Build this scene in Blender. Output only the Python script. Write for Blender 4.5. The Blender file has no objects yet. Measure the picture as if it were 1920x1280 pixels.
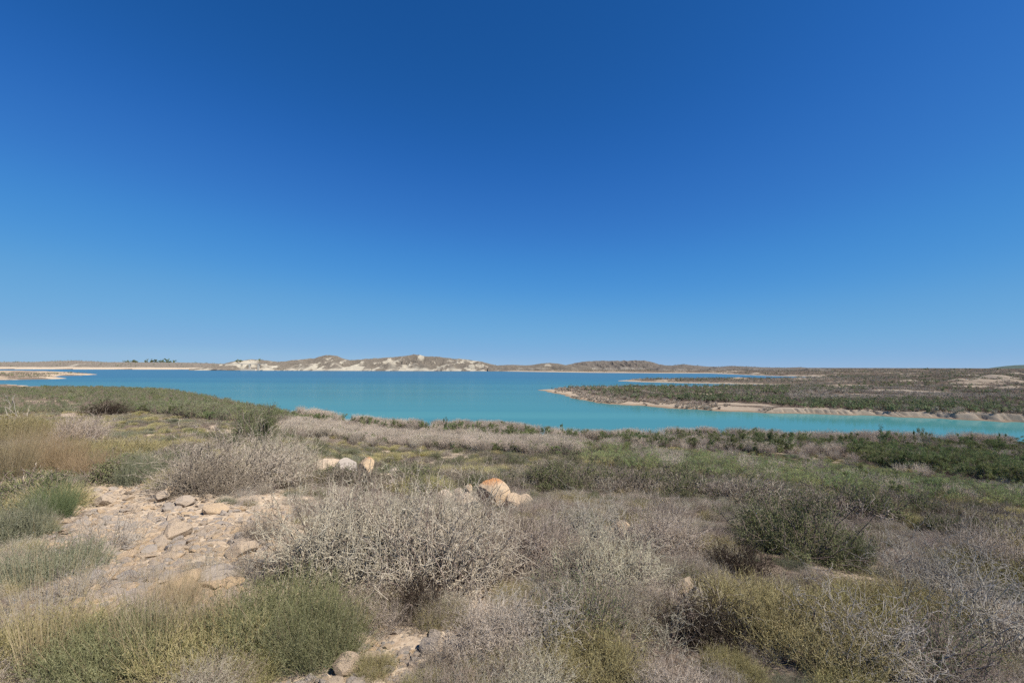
import bpy, math, random
import numpy as np
from mathutils import Matrix, Vector

# ------------------------------------------------------------------ camera, world, sun, exposure
SC = bpy.context.scene
COL = SC.collection
H = 14.0                      # eye height above the lake
F = 853.0                     # focal length in pixels of the 1920 px wide photograph
PITCH = math.atan(48.0 / F)
ROLL = math.radians(0.16)
cam_d = bpy.data.cameras.new('camera')
cam = bpy.data.objects.new('camera', cam_d)
COL.objects.link(cam)
cam_d.sensor_width = 36.0
cam_d.lens = 36.0 * F / 1920.0
cam_d.clip_start = 0.05
cam_d.clip_end = 60000
R = Matrix.Rotation(math.pi / 2 + PITCH, 4, 'X') @ Matrix.Rotation(ROLL, 4, 'Z')
cam.matrix_world = Matrix.Translation((0, 0, H)) @ R
SC.camera = cam
RM = np.array(R.to_3x3())

SUN_EL = math.radians(50)
SUN_AZ = math.radians(122)    # clockwise from the view direction: right and a little behind
sd_ = Vector((math.sin(SUN_AZ) * math.cos(SUN_EL), math.cos(SUN_AZ) * math.cos(SUN_EL), math.sin(SUN_EL)))
ld = bpy.data.lights.new('sun', 'SUN')
ld.energy = 5.0
ld.angle = math.radians(0.53)
ld.color = (1.0, 0.94, 0.85)
lo = bpy.data.objects.new('sun', ld)
COL.objects.link(lo)
lo.rotation_euler = sd_.to_track_quat('Z', 'Y').to_euler()

W = bpy.data.worlds.new('World')
SC.world = W
W.use_nodes = True
wn = W.node_tree
for n in list(wn.nodes):
    wn.nodes.remove(n)
sky = wn.nodes.new('ShaderNodeTexSky')
sky.sky_type = 'NISHITA'
sky.sun_disc = False
sky.sun_elevation = SUN_EL
sky.sun_rotation = SUN_AZ
sky.altitude = 3000
sky.air_density = 0.7
sky.dust_density = 0.0
sky.ozone_density = 10.0
# the camera's rendering of a very clear sky: a tone curve per channel
STR = 0.085
sc0 = wn.nodes.new('ShaderNodeVectorMath'); sc0.operation = 'SCALE'; sc0.inputs['Scale'].default_value = STR
gam = wn.nodes.new('ShaderNodeRGBCurve')
sc1 = wn.nodes.new('ShaderNodeVectorMath'); sc1.operation = 'SCALE'; sc1.inputs['Scale'].default_value = 1 / STR / 1.414
for ch, pts in enumerate((((0, 0), (.022, .011), (.038, .034), (.061, .068), (.107, .14), (.25, .25), (.342, .305), (1, .35)),
                          ((0, 0), (.050, .088), (.089, .175), (.141, .28), (.235, .38), (.46, .46), (.527, .49), (1, .53)),
                          ((0, 0), (.133, .32), (.231, .54), (.347, .655), (.508, .69), (.694, .71), (1, .72)))):
    cv = gam.mapping.curves[ch]
    cv.points[0].location = pts[0]; cv.points[1].location = pts[-1]
    for q in pts[1:-1]:
        cv.points.new(*q)
    for q in cv.points:
        q.handle_type = 'AUTO_CLAMPED'
gam.mapping.update()
bg = wn.nodes.new('ShaderNodeBackground')
bg.inputs['Strength'].default_value = STR
wo = wn.nodes.new('ShaderNodeOutputWorld')
wn.links.new(sky.outputs[0], sc0.inputs[0])
wn.links.new(sc0.outputs[0], gam.inputs['Color'])
wn.links.new(gam.outputs[0], sc1.inputs[0])
wn.links.new(sc1.outputs[0], bg.inputs[0])
wn.links.new(bg.outputs[0], wo.inputs[0])

SC.view_settings.view_transform = 'Standard'
SC.view_settings.look = 'None'
SC.view_settings.exposure = 0.5   # a bright, contrasty exposure; the sky curve above allows for it
ALB = 0.77
SC.view_settings.gamma = 1.0
SC.render.film_transparent = False
SC.cycles.max_bounces = 6
SC.cycles.diffuse_bounces = 2
SC.cycles.use_denoising = False
SC.cycles.transparent_max_bounces = 8

# ------------------------------------------------------------------ numeric helpers
def ray(px, py):
    px = np.asarray(px, float); py = np.asarray(py, float)
    d = np.stack([(px - 960) / F, (640 - py) / F, -np.ones_like(px)], -1)
    return d @ RM.T

def at0(px, py, z=0.0):
    """point of a pixel's ray on the level z"""
    d = ray(px, py)
    t = (z - H) / d[..., 2]
    return d[..., 0] * t, d[..., 1] * t

def to_px(x, y, z):
    p = np.stack([x, y, np.asarray(z) - H + 0 * np.asarray(x)], -1) @ RM
    w = np.where(-p[..., 2] > 1e-3, -p[..., 2], 1e-3)
    return 960 + F * p[..., 0] / w, 640 - F * p[..., 1] / w

def _hash(ix, iy, seed):
    h = (ix * 374761393 + iy * 668265263 + seed * 1442695041) & 0xFFFFFFFF
    h = ((h ^ (h >> 13)) * 1274126177) & 0xFFFFFFFF
    return ((h ^ (h >> 16)) & 0xFFFFFF) / float(0xFFFFFF)

def vnoise(x, y, seed=0):
    x = np.asarray(x, float); y = np.asarray(y, float)
    ix = np.floor(x).astype(np.int64); iy = np.floor(y).astype(np.int64)
    fx = x - ix; fy = y - iy
    fx = fx * fx * (3 - 2 * fx); fy = fy * fy * (3 - 2 * fy)
    a = _hash(ix, iy, seed); b = _hash(ix + 1, iy, seed)
    c = _hash(ix, iy + 1, seed); d = _hash(ix + 1, iy + 1, seed)
    return (a * (1 - fx) + b * fx) * (1 - fy) + (c * (1 - fx) + d * fx) * fy

def fbm(x, y, octs=4, seed=0, ridged=False):
    s = 0; a = 0.5; t = 0
    for o in range(octs):
        n = vnoise(x * 2 ** o + 17.3 * o, y * 2 ** o - 9.1 * o, seed + o)
        if ridged:
            n = 1 - np.abs(2 * n - 1)
        s = s + a * n; t += a; a *= 0.5
    return s / t

def sstep(a, b, x):
    t = np.clip((x - a) / (b - a), 0, 1)
    return t * t * (3 - 2 * t)

def signed_dist(poly, x, y):
    """positive inside the polygon"""
    x = np.asarray(x, float); y = np.asarray(y, float)
    best = np.full(x.shape, 1e18); inside = np.zeros(x.shape, bool)
    n = len(poly)
    for i in range(n):
        ax, ay = poly[i]; bx, by = poly[(i + 1) % n]
        dx, dy = bx - ax, by - ay
        t = np.clip(((x - ax) * dx + (y - ay) * dy) / (dx * dx + dy * dy + 1e-12), 0, 1)
        qx = x - ax - t * dx; qy = y - ay - t * dy
        best = np.minimum(best, qx * qx + qy * qy)
        if abs(dy) > 1e-12:
            c = (ay > y) != (by > y)
            inside ^= c & (x < (bx - ax) * (y - ay) / dy + ax)
    return np.where(inside, 1, -1) * np.sqrt(best)

def poly_px(pts):
    a = np.array(pts, float)
    x, y = at0(a[:, 0], a[:, 1])
    return list(zip(x, y))

# shorelines, read where the water meets each piece of land
NEAR = poly_px([(-60, 720.5), (30, 720.5), (60, 724), (200, 728), (330, 733), (430, 752), (500, 765), (560, 776), (620, 790), (700, 800),
                (780, 806), (860, 806), (930, 806), (1000, 816), (1060, 823), (1120, 828), (1180, 826), (1250, 822), (1330, 822), (1400, 824), (1460, 829),
                (1560, 832), (1640, 832), (1720, 832), (1800, 833), (1860, 836), (1920, 838), (2050, 846)])
NEAR = [(-900, 420)] + NEAR + [(400, 60), (400, -400), (-900, -400)]
FAR = poly_px([(-500, 691.5), (0, 692), (330, 692.6), (400, 692.5), (600, 693.6), (800, 695), (950, 696), (1100, 698.4), (1230, 699.6), (1330, 700),
               (1380, 702), (1440, 704.5), (1535, 706.8), (1545, 708), (1500, 710), (1400, 711.3), (1250, 711.8), (1180, 712.3), (1155, 713.6),
               (1200, 716), (1300, 718.4), (1400, 720.3), (1440, 721), (1490, 722.3), (1500, 723.5), (1450, 725), (1380, 726), (1250, 727), (1140, 728),
               (1060, 729), (1010, 731), (1040, 737), (1060, 741), (1082, 748), (1100, 750), (1120, 755), (1140, 757), (1170, 759), (1200, 760), (1250, 765), (1300, 767),
               (1340, 770), (1400, 772), (1440, 775), (1490, 776), (1540, 776.5), (1590, 778.5), (1640, 779), (1690, 782), (1740, 783), (1785, 786), (1840, 788), (1880, 791), (1920, 792), (2000, 799), (2300, 812)])
FAR = FAR + [(1500, 60), (20000, 60), (20000, 30000), (-30000, 30000), (-30000, 2000)]
SPIT = poly_px([(-400, 694), (0, 695.3), (100, 696.3), (150, 699), (183, 701.9), (150, 703.7), (108, 704.6), (100, 706), (124, 709.3), (100, 710.6), (60, 711.2), (0, 712.4), (-400, 717)])

DUNES = [(1868, 718, 26, 14, 5.0), (1832, 722, 16, 9, 2.6), (1850, 727.5, 26, 7, 2.2), (1800, 726, 14, 6, 1.4), (1905, 728, 16, 9, 1.8), (1822, 735, 18, 6, 1.0), (1900, 738, 12, 6, 1.2),
         (1905, 707, 22, 12, 4.0), (1575, 735, 9, 6, 1.2), (1545, 742, 7, 4, .7), (1500, 713, 18, 8, .8), (1360, 722, 0, 0, 0), (1290, 746, 13, 5, .5), (1330, 748, 10, 4, .5), (1225, 743, 8, 4, .5),
         (1385, 716, 14, 6, 1.6), (1415, 703, 22, 12, 3.5), (1690, 704, 26, 10, .8), (1570, 704, 24, 10, 1.0)]
def dunes(x, y):
    h = 0 * x; b = 0 * x
    for px, py, rx, ry, hh in DUNES:
        if not rx: continue
        cx, cy = at0(px, py); rx *= .62; ry *= .8
        m = (np.abs(x - cx) < 3 * rx) & (np.abs(y - cy) < 3 * ry)
        q = ((x[m] - cx) / rx) ** 2 + ((y[m] - cy) / ry) ** 2
        q = q * (1 + 1.2 * (fbm(x[m] / 9, y[m] / 7, 3, 131) - .5))
        h[m] += hh * np.exp(-q * 1.3); b[m] = np.maximum(b[m], sstep(1.5, .8, q))
    return h, b

def profile(x, y):
    """height of the near hillside before the shore cuts it"""
    d = np.hypot(x, y)
    az = np.degrees(np.arctan2(x, np.maximum(y, 1e-3)))
    pa = 12.4 - np.interp(d, [0, 2, 5, 9, 16, 25, 36, 50, 65, 80, 92, 130, 400], [0, .12, .55, 1.15, 2.5, 4.2, 6.0, 7.9, 9.6, 11.0, 11.9, 12.6, 13])
    pb = 12.4 - np.interp(d, [0, 2, 8, 20, 60, 150, 340, 600], [0, .1, .7, 2.0, 5.4, 8.6, 12.0, 12.3])
    w = sstep(-12, -36, az) * (y > 0) + (y <= 0)
    return pa * (1 - w) + pb * w

def zland(x, y, full=False):
    x = np.asarray(x, float); y = np.asarray(y, float)
    d = np.hypot(x, y)
    jit = np.clip(d * 0.02, 0.2, 6)
    wx = (fbm(x / 7, y / 7, 3, 5) - .5) * jit; wy = (fbm(x / 7, y / 7, 3, 9) - .5) * jit * 1.5
    sn = signed_dist(NEAR, x + wx, y + wy)
    sf = signed_dist(FAR, x + wx, y + wy)
    ss = signed_dist(SPIT, x + wx, y + wy)
    # near hill
    lump = (fbm(x / 9, y / 9, 4, 21) - .5) * 1.4 * sstep(6, 40, d) + (fbm(x / 1.6, y / 1.6, 4, 31) - .5) * .30
    zn = np.minimum(profile(x, y) + lump, 0.012 + 0.05 * np.maximum(sn, 0) + .004 * np.maximum(sn, 0) ** 2 + 0.35 * np.maximum(lump, -.4) * sstep(0, 8, sn))
    zn = np.where(sn > 0, zn, sn * 0.08 - .03)
    # far and right-hand land
    px = 960 + F * x / np.maximum(y, 1)
    steep = sstep(1400, 1475, px) * (d < 320)
    gul = fbm(x / 1.5, y / 9, 3, 77, True)
    gbig = fbm(x / 9, y / 30, 2, 71)
    sg = sf - steep * (sstep(.55, .95, gul) * 1.3 + gbig * 1.0)
    bank = steep * 1.35 * (.5 + .9 * fbm(x / 22, y / 60, 3, 79)) * sstep(0.1, 2.3, sg) + steep * .12 * np.maximum(sf, 0).clip(0, 1) * 1.5
    beach = (1 - steep) * (np.clip(sf, 0, 12) * 0.09 + .5 * sstep(10, 16, sf))
    inl = 4.5 * (fbm(x / 60, y / 60, 4, 41) - .42) * sstep(8, 90, sf) + 0.5 * (fbm(x / 9, y / 9, 3, 43) - .5) * sstep(4, 20, sf)
    mound = 5.0 * np.maximum(fbm(x / 55 + 3, y / 70, 4, 57, True) - .62, 0) * sstep(40, 160, sf) * sstep(1300, 1700, px)
    plain = np.interp(d, [0, 250, 900, 2500, 5000, 9000], [0, 0.4, 2.5, 6, 10, 13])
    zf = 0.02 + beach + bank + np.maximum(inl, -.6) + mound + dunes(x, y)[0] * sstep(0, 6, sf) + plain * sstep(5, 150, sf)
    zf = np.where(sf > 0, np.maximum(zf, .02), sf * 0.10 - .03)
    zs = 0.02 + np.clip(ss, 0, 10) * .12 + 3.2 * np.maximum(fbm(x / 45, y / 45, 4, 51) - .35, 0) * sstep(5, 40, ss)
    zs = np.where(ss > 0, zs, ss * .08 - .03)
    z = np.maximum(np.maximum(np.maximum(zn, zf), zs), -4)
    if full:
        return z, sn, sf, ss, px, steep
    return z

def ground_hit(px, py, dmax=400, extra=0.0):
    """distance-marched hit of pixel rays with the ground (arrays)"""
    px = np.atleast_1d(np.asarray(px, float)); py = np.atleast_1d(np.asarray(py, float))
    dr = ray(px, py); dr = dr / np.linalg.norm(dr, axis=1, keepdims=True)
    ts = np.geomspace(1.2, dmax, 260)
    X = dr[:, 0:1] * ts; Y = dr[:, 1:2] * ts; Z = H + dr[:, 2:3] * ts
    G = zland(X.ravel(), Y.ravel()).reshape(X.shape)
    below = Z < np.maximum(G, 0)
    k = np.argmax(below, 1)
    ok = below.any(1)
    r = np.arange(len(k)); k0 = np.maximum(k - 1, 0)
    e0 = (Z - G)[r, k0]; e1 = (G - Z)[r, k]
    f = np.clip(e0 / np.maximum(e0 + e1, 1e-6), 0, 1)
    t = ts[k0] + (ts[k] - ts[k0]) * f
    return dr[:, 0] * t, dr[:, 1] * t, ok

# ------------------------------------------------------------------ mesh helpers
def mk_mesh(name, V, faces, mats=(), attrs=None, smooth=False):
    """faces: list of (n,k) int arrays"""
    me = bpy.data.meshes.new(name)
    V = np.ascontiguousarray(V, dtype=np.float32)
    me.vertices.add(len(V)); me.vertices.foreach_set('co', V.ravel())
    faces = [f for f in faces if len(f)]
    nl = sum(f.size for f in faces); npoly = sum(len(f) for f in faces)
    me.loops.add(nl); me.polygons.add(npoly)
    me.loops.foreach_set('vertex_index', np.concatenate([f.ravel() for f in faces]).astype(np.int32))
    tot = np.concatenate([np.full(len(f), f.shape[1]) for f in faces])
    st = np.concatenate([[0], np.cumsum(tot)[:-1]])
    me.polygons.foreach_set('loop_start', st.astype(np.int32))
    if smooth:
        me.polygons.foreach_set('use_smooth', np.ones(npoly, bool))
    for k, a in (attrs or {}).items():
        at = me.attributes.new(k, 'FLOAT', 'POINT')
        at.data.foreach_set('value', np.ascontiguousarray(a, dtype=np.float32))
    for m in mats:
        me.materials.append(m)
    me.update(calc_edges=True)
    return me

def tubes(P0, P1, R0, R1, T, k=3):
    n = len(P0)
    D = P1 - P0; L = np.linalg.norm(D, axis=1, keepdims=True) + 1e-9; D = D / L
    ref = np.where(np.abs(D[:, 2:3]) < .9, np.array([[0, 0, 1.]]), np.array([[1., 0, 0]]))
    U = np.cross(D, ref); U /= np.linalg.norm(U, axis=1, keepdims=True) + 1e-9
    Vv = np.cross(D, U)
    an = np.arange(k) * 2 * np.pi / k
    ring = U[:, None] * np.cos(an)[None, :, None] + Vv[:, None] * np.sin(an)[None, :, None]
    A = P0[:, None] + ring * R0[:, None, None]
    B = P1[:, None] + ring * R1[:, None, None]
    V = np.concatenate([A, B], 1).reshape(-1, 3)
    b = (np.arange(n) * 2 * k)[:, None]
    fs = []
    for i in range(k):
        j = (i + 1) % k
        fs.append(np.concatenate([b + i, b + j, b + k + j, b + k + i], 1))
    return V, np.stack(fs, 1).reshape(-1, 4), np.repeat(T, 2 * k)

def leaves(rng, C, size, T, flat=0.0):
    """one bent rhombus per centre"""
    n = len(C)
    A = rng.normal(size=(n, 3)); A /= np.linalg.norm(A, axis=1, keepdims=True)
    B = rng.normal(size=(n, 3)); B -= A * (A * B).sum(1, keepdims=True); B /= np.linalg.norm(B, axis=1, keepdims=True)
    s = size * rng.uniform(.6, 1.4, (n, 1))
    V = np.stack([C - A * s, C + B * s * .38, C + A * s, C - B * s * .38], 1).reshape(-1, 3)
    Fc = np.arange(n * 4).reshape(n, 4)
    return V, Fc, np.repeat(T, 4)

def grow(rng, n0, base_r, step, life, jit, up, bp, cang, r0, rdec, spread=1.0, cap=9000, thorn=0.0):
    """a branching tangle of segments; returns P0,P1,R0,R1,level"""
    a = rng.uniform(0, 2 * np.pi, n0); rr = base_r * np.sqrt(rng.uniform(0, 1, n0))
    P = np.stack([rr * np.cos(a), rr * np.sin(a), np.full(n0, -.04)], 1)
    el = np.arccos(rng.uniform(np.cos(spread * 1.35), 1, n0))
    D = np.stack([np.cos(a) * np.sin(el), np.sin(a) * np.sin(el), np.cos(el)], 1)
    Rr = np.full(n0, r0); Lf = rng.integers(int(life * .7), life + 1, n0); Lv = np.zeros(n0, int)
    out = []; tot = 0
    while len(P) and tot < cap:
        st = step * rng.uniform(.6, 1.4, (len(P), 1))
        Q = P + D * st
        R2 = np.maximum(Rr * rdec, r0 * .16)
        out.append((P, Q, Rr, R2, Lv)); tot += len(P)
        if thorn:
            m = rng.uniform(size=len(P)) < thorn
            td = rng.normal(size=(m.sum(), 3)); td /= np.linalg.norm(td, axis=1, keepdims=True)
            out.append((Q[m], Q[m] + td * step * .42, R2[m] * .8, R2[m] * .3, Lv[m] + 3)); tot += int(m.sum())
        D2 = D + rng.normal(size=D.shape) * jit + np.array([0, 0, up])
        D2 /= np.linalg.norm(D2, axis=1, keepdims=True)
        D2[:, 2] = np.where((Q[:, 2] < .03) & (D2[:, 2] < 0), -D2[:, 2], D2[:, 2])
        Lf = Lf - 1
        m = (rng.uniform(size=len(P)) < bp) & (Lf > 1)
        cd = D[m] + rng.normal(size=(m.sum(), 3)) * cang; cd /= np.linalg.norm(cd, axis=1, keepdims=True) + 1e-9
        keep = Lf > 0
        P = np.concatenate([Q[keep], Q[m]]); D = np.concatenate([D2[keep], cd])
        Rr = np.concatenate([R2[keep], R2[m] * .72])
        Lv = np.concatenate([Lv[keep], Lv[m] + 1])
        Lf = np.concatenate([Lf[keep], np.maximum((Lf[m] * rng.uniform(.6, 1.0, m.sum())).astype(int), 1)])
    return [np.concatenate(c) for c in zip(*out)]

def blades(rng, n, base_r, h, lean, w, nseg=4, curl=.5, droop=.0, T=None):
    """thin upright stems fanning out of a tuft"""
    a = rng.uniform(0, 2 * np.pi, n); rr = base_r * np.sqrt(rng.uniform(0, 1, n))
    P = np.stack([rr * np.cos(a), rr * np.sin(a), np.full(n, -.03)], 1)
    a2 = a + rng.normal(size=n) * .5
    el = np.abs(rng.normal(size=n)) * lean * .45 + lean * rr / base_r * .6
    D = np.stack([np.cos(a2) * np.sin(el), np.sin(a2) * np.sin(el), np.cos(el)], 1)
    L = h * rng.uniform(.5, 1.08, n) / nseg
    t = rng.uniform(0, 1, n) if T is None else T
    o = []
    for s in range(nseg):
        Q = P + D * L[:, None]
        wa = w * (1 - s / nseg * .75); wb = w * (1 - (s + 1) / nseg * .75)
        o.append((P, Q, np.full(n, wa), np.full(n, wb), np.clip(t * .7 + .3 * s / nseg, 0, 1)))
        P = Q
        D = D + rng.normal(size=D.shape) * .10 * curl + np.stack([np.cos(a2), np.sin(a2), -np.full(n, .5)], 1) * droop
        D /= np.linalg.norm(D, axis=1, keepdims=True)
    return [np.concatenate(c) for c in zip(*o)]

# ------------------------------------------------------------------ materials
def new_mat(name):
    m = bpy.data.materials.new(name); m.use_nodes = True
    nt = m.node_tree
    for n in list(nt.nodes):
        nt.nodes.remove(n)
    return m, nt, nt.nodes.new

def plant_mat(name, c0, c1, rnd=.25, transl=.25, rough=.8, hue=None):
    """colour runs c0..c1 with the per-stem tint, each plant a little different"""
    m, nt, N = new_mat(name)
    at = N('ShaderNodeAttribute'); at.attribute_name = 'tint'
    mix = N('ShaderNodeMix'); mix.data_type = 'RGBA'
    mix.inputs[6].default_value = (*[v * ALB * .86 for v in c0], 1); mix.inputs[7].default_value = (*[v * ALB for v in c1], 1)
    nt.links.new(at.outputs['Fac'], mix.inputs[0])
    oi = N('ShaderNodeObjectInfo')
    hs = N('ShaderNodeHueSaturation')
    mr = N('ShaderNodeMapRange'); mr.inputs[3].default_value = 1 - rnd; mr.inputs[4].default_value = 1 + rnd
    nt.links.new(oi.outputs['Random'], mr.inputs[0]); nt.links.new(mr.outputs[0], hs.inputs['Value'])
    mh = N('ShaderNodeMath'); mh.operation = 'MULTIPLY_ADD'; mh.inputs[1].default_value = 7.31; mh.inputs[2].default_value = 0
    fr = N('ShaderNodeMath'); fr.operation = 'FRACT'
    nt.links.new(oi.outputs['Random'], mh.inputs[0]); nt.links.new(mh.outputs[0], fr.inputs[0])
    m2 = N('ShaderNodeMapRange'); m2.inputs[3].default_value = .5 - (hue or .012); m2.inputs[4].default_value = .5 + (hue or .012)
    nt.links.new(fr.outputs[0], m2.inputs[0]); nt.links.new(m2.outputs[0], hs.inputs['Hue'])
    nt.links.new(mix.outputs[2], hs.inputs['Color'])
    df = N('ShaderNodeBsdfDiffuse'); df.inputs['Roughness'].default_value = rough
    nt.links.new(hs.outputs[0], df.inputs[0])
    o = N('ShaderNodeOutputMaterial')
    if transl:
        tr = N('ShaderNodeBsdfTranslucent'); nt.links.new(hs.outputs[0], tr.inputs[0])
        ms = N('ShaderNodeMixShader'); ms.inputs[0].default_value = transl
        nt.links.new(df.outputs[0], ms.inputs[1]); nt.links.new(tr.outputs[0], ms.inputs[2])
        nt.links.new(ms.outputs[0], o.inputs[0])
    else:
        nt.links.new(df.outputs[0], o.inputs[0])
    return m

M = {}
M['dry'] = plant_mat('dry_twigs', (.33, .27, .20), (.82, .72, .565), .16, 0, hue=.025)
M['drybrown'] = plant_mat('dry_brown_twigs', (.22, .17, .125), (.60, .49, .38), .2, 0)
M['bark'] = plant_mat('grey_bark', (.26, .20, .16), (.56, .46, .37), .15, 0)
M['whitewood'] = plant_mat('bleached_wood', (.50, .44, .35), (.74, .67, .55), .1, 0)
M['greyfine'] = plant_mat('pale_grey_twigs', (.36, .32, .26), (.68, .62, .52), .12, 0)
M['leafgreen'] = plant_mat('grey_green_leaves', (.14, .155, .065), (.36, .38, .19), .12, .2)
M['rush'] = plant_mat('rush_stems', (.155, .165, .07), (.56, .55, .30), .12, .15)
M['olive'] = plant_mat('olive_stems', (.28, .24, .095), (.86, .76, .40), .15, .15)
M['yellow'] = plant_mat('yellow_green_stems', (.24, .20, .05), (.48, .40, .13), .2, .2)
M['straw'] = plant_mat('straw', (.38, .28, .15), (.68, .56, .36), .12, .2)
M['orange'] = plant_mat('rusty_straw', (.34, .225, .12), (.62, .47, .30), .15, .2)
M['greygreen'] = plant_mat('grey_green_stems', (.20, .21, .12), (.52, .52, .36), .12, .15)
M['bright'] = plant_mat('fresh_green', (.16, .20, .085), (.38, .43, .22), .1, .25)
M['tam'] = plant_mat('tamarisk_green', (.135, .175, .065), (.40, .45, .20), .3, .2, hue=.03)
M['tamlight'] = plant_mat('tamarisk_light', (.30, .36, .13), (.68, .73, .36), .2, .2, hue=.02)
M['tamgrey'] = plant_mat('tamarisk_grey', (.195, .21, .105), (.46, .47, .28), .22, .2, hue=.02)
M['thicket'] = plant_mat('dead_thicket', (.36, .29, .22), (.88, .76, .61), .26, 0)
M['scrubbrown'] = plant_mat('brown_scrub', (.18, .15, .11), (.50, .43, .33), .28, 0, hue=.02)
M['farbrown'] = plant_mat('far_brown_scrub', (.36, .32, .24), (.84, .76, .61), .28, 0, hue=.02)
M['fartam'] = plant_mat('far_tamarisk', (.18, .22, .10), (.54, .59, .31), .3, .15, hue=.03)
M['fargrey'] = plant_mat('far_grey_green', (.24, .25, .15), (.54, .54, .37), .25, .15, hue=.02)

def rock_mat(name, lichen=0.0, base=(.62, .48, .34)):
    base = tuple(v * ALB for v in base)
    m, nt, N = new_mat(name)
    tc = N('ShaderNodeTexCoord')
    n1 = N('ShaderNodeTexNoise'); n1.inputs['Scale'].default_value = 3.5; n1.inputs['Detail'].default_value = 9; n1.inputs['Roughness'].default_value = .65
    nt.links.new(tc.outputs['Object'], n1.inputs[0])
    cr = N('ShaderNodeValToRGB'); e = cr.color_ramp.elements
    e[0].position = .3; e[0].color = (base[0] * .5, base[1] * .48, base[2] * .46, 1)
    e[1].position = .68; e[1].color = (base[0] * 1.15, base[1] * 1.12, base[2] * 1.05, 1)
    x = cr.color_ramp.elements.new(.45); x.color = (*base, 1)
    nt.links.new(n1.outputs[0], cr.inputs[0])
    oi = N('ShaderNodeObjectInfo')
    hs = N('ShaderNodeHueSaturation'); mr = N('ShaderNodeMapRange'); mr.inputs[3].default_value = .78; mr.inputs[4].default_value = 1.12
    nt.links.new(oi.outputs['Random'], mr.inputs[0]); nt.links.new(mr.outputs[0], hs.inputs['Value'])
    mr2 = N('ShaderNodeMapRange'); mr2.inputs[3].default_value = .6; mr2.inputs[4].default_value = 1.2
    nt.links.new(oi.outputs['Random'], mr2.inputs[0]); nt.links.new(mr2.outputs[0], hs.inputs['Saturation'])
    nt.links.new(cr.outputs[0], hs.inputs['Color'])
    col = hs.outputs[0]
    if lichen:
        n2 = N('ShaderNodeTexNoise'); n2.inputs['Scale'].default_value = 2.3; n2.inputs['Detail'].default_value = 6
        nt.links.new(tc.outputs['Object'], n2.inputs[0])
        sp = N('ShaderNodeSeparateXYZ'); nt.links.new(tc.outputs['Object'], sp.inputs[0])
        ad = N('ShaderNodeMath'); ad.operation = 'MULTIPLY_ADD'; ad.inputs[1].default_value = .45
        nt.links.new(n2.outputs[0], ad.inputs[0]); nt.links.new(sp.outputs['Z'], ad.inputs[2])
        r2 = N('ShaderNodeMapRange'); r2.inputs[1].default_value = 1.16 - lichen * .25; r2.inputs[2].default_value = 1.42 - lichen * .25
        nt.links.new(ad.outputs[0], r2.inputs[0])
        mx = N('ShaderNodeMix'); mx.data_type = 'RGBA'; mx.inputs[7].default_value = (.48, .235, .10, 1)
        nt.links.new(r2.outputs[0], mx.inputs[0]); nt.links.new(col, mx.inputs[6])
        col = mx.outputs[2]
    nb = N('ShaderNodeTexNoise'); nb.inputs['Scale'].default_value = 14; nb.inputs['Detail'].default_value = 8; nb.inputs['Roughness'].default_value = .7
    nt.links.new(tc.outputs['Object'], nb.inputs[0])
    bu = N('ShaderNodeBump'); bu.inputs['Strength'].default_value = .7; bu.inputs['Distance'].default_value = .06
    nt.links.new(nb.outputs[0], bu.inputs['Height'])
    p = N('ShaderNodeBsdfPrincipled'); p.inputs['Roughness'].default_value = .9; p.inputs['Specular IOR Level'].default_value = .2
    nt.links.new(col, p.inputs['Base Color']); nt.links.new(bu.outputs[0], p.inputs['Normal'])
    o = N('ShaderNodeOutputMaterial'); nt.links.new(p.outputs[0], o.inputs[0])
    return m
M['rock'] = rock_mat('limestone')
M['rocklichen'] = rock_mat('limestone_with_lichen', 1.0)
M['rockpeak'] = rock_mat('limestone_tip_lichen', .5)
M['rockgrey'] = rock_mat('grey_stone', base=(.50, .44, .36))

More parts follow.
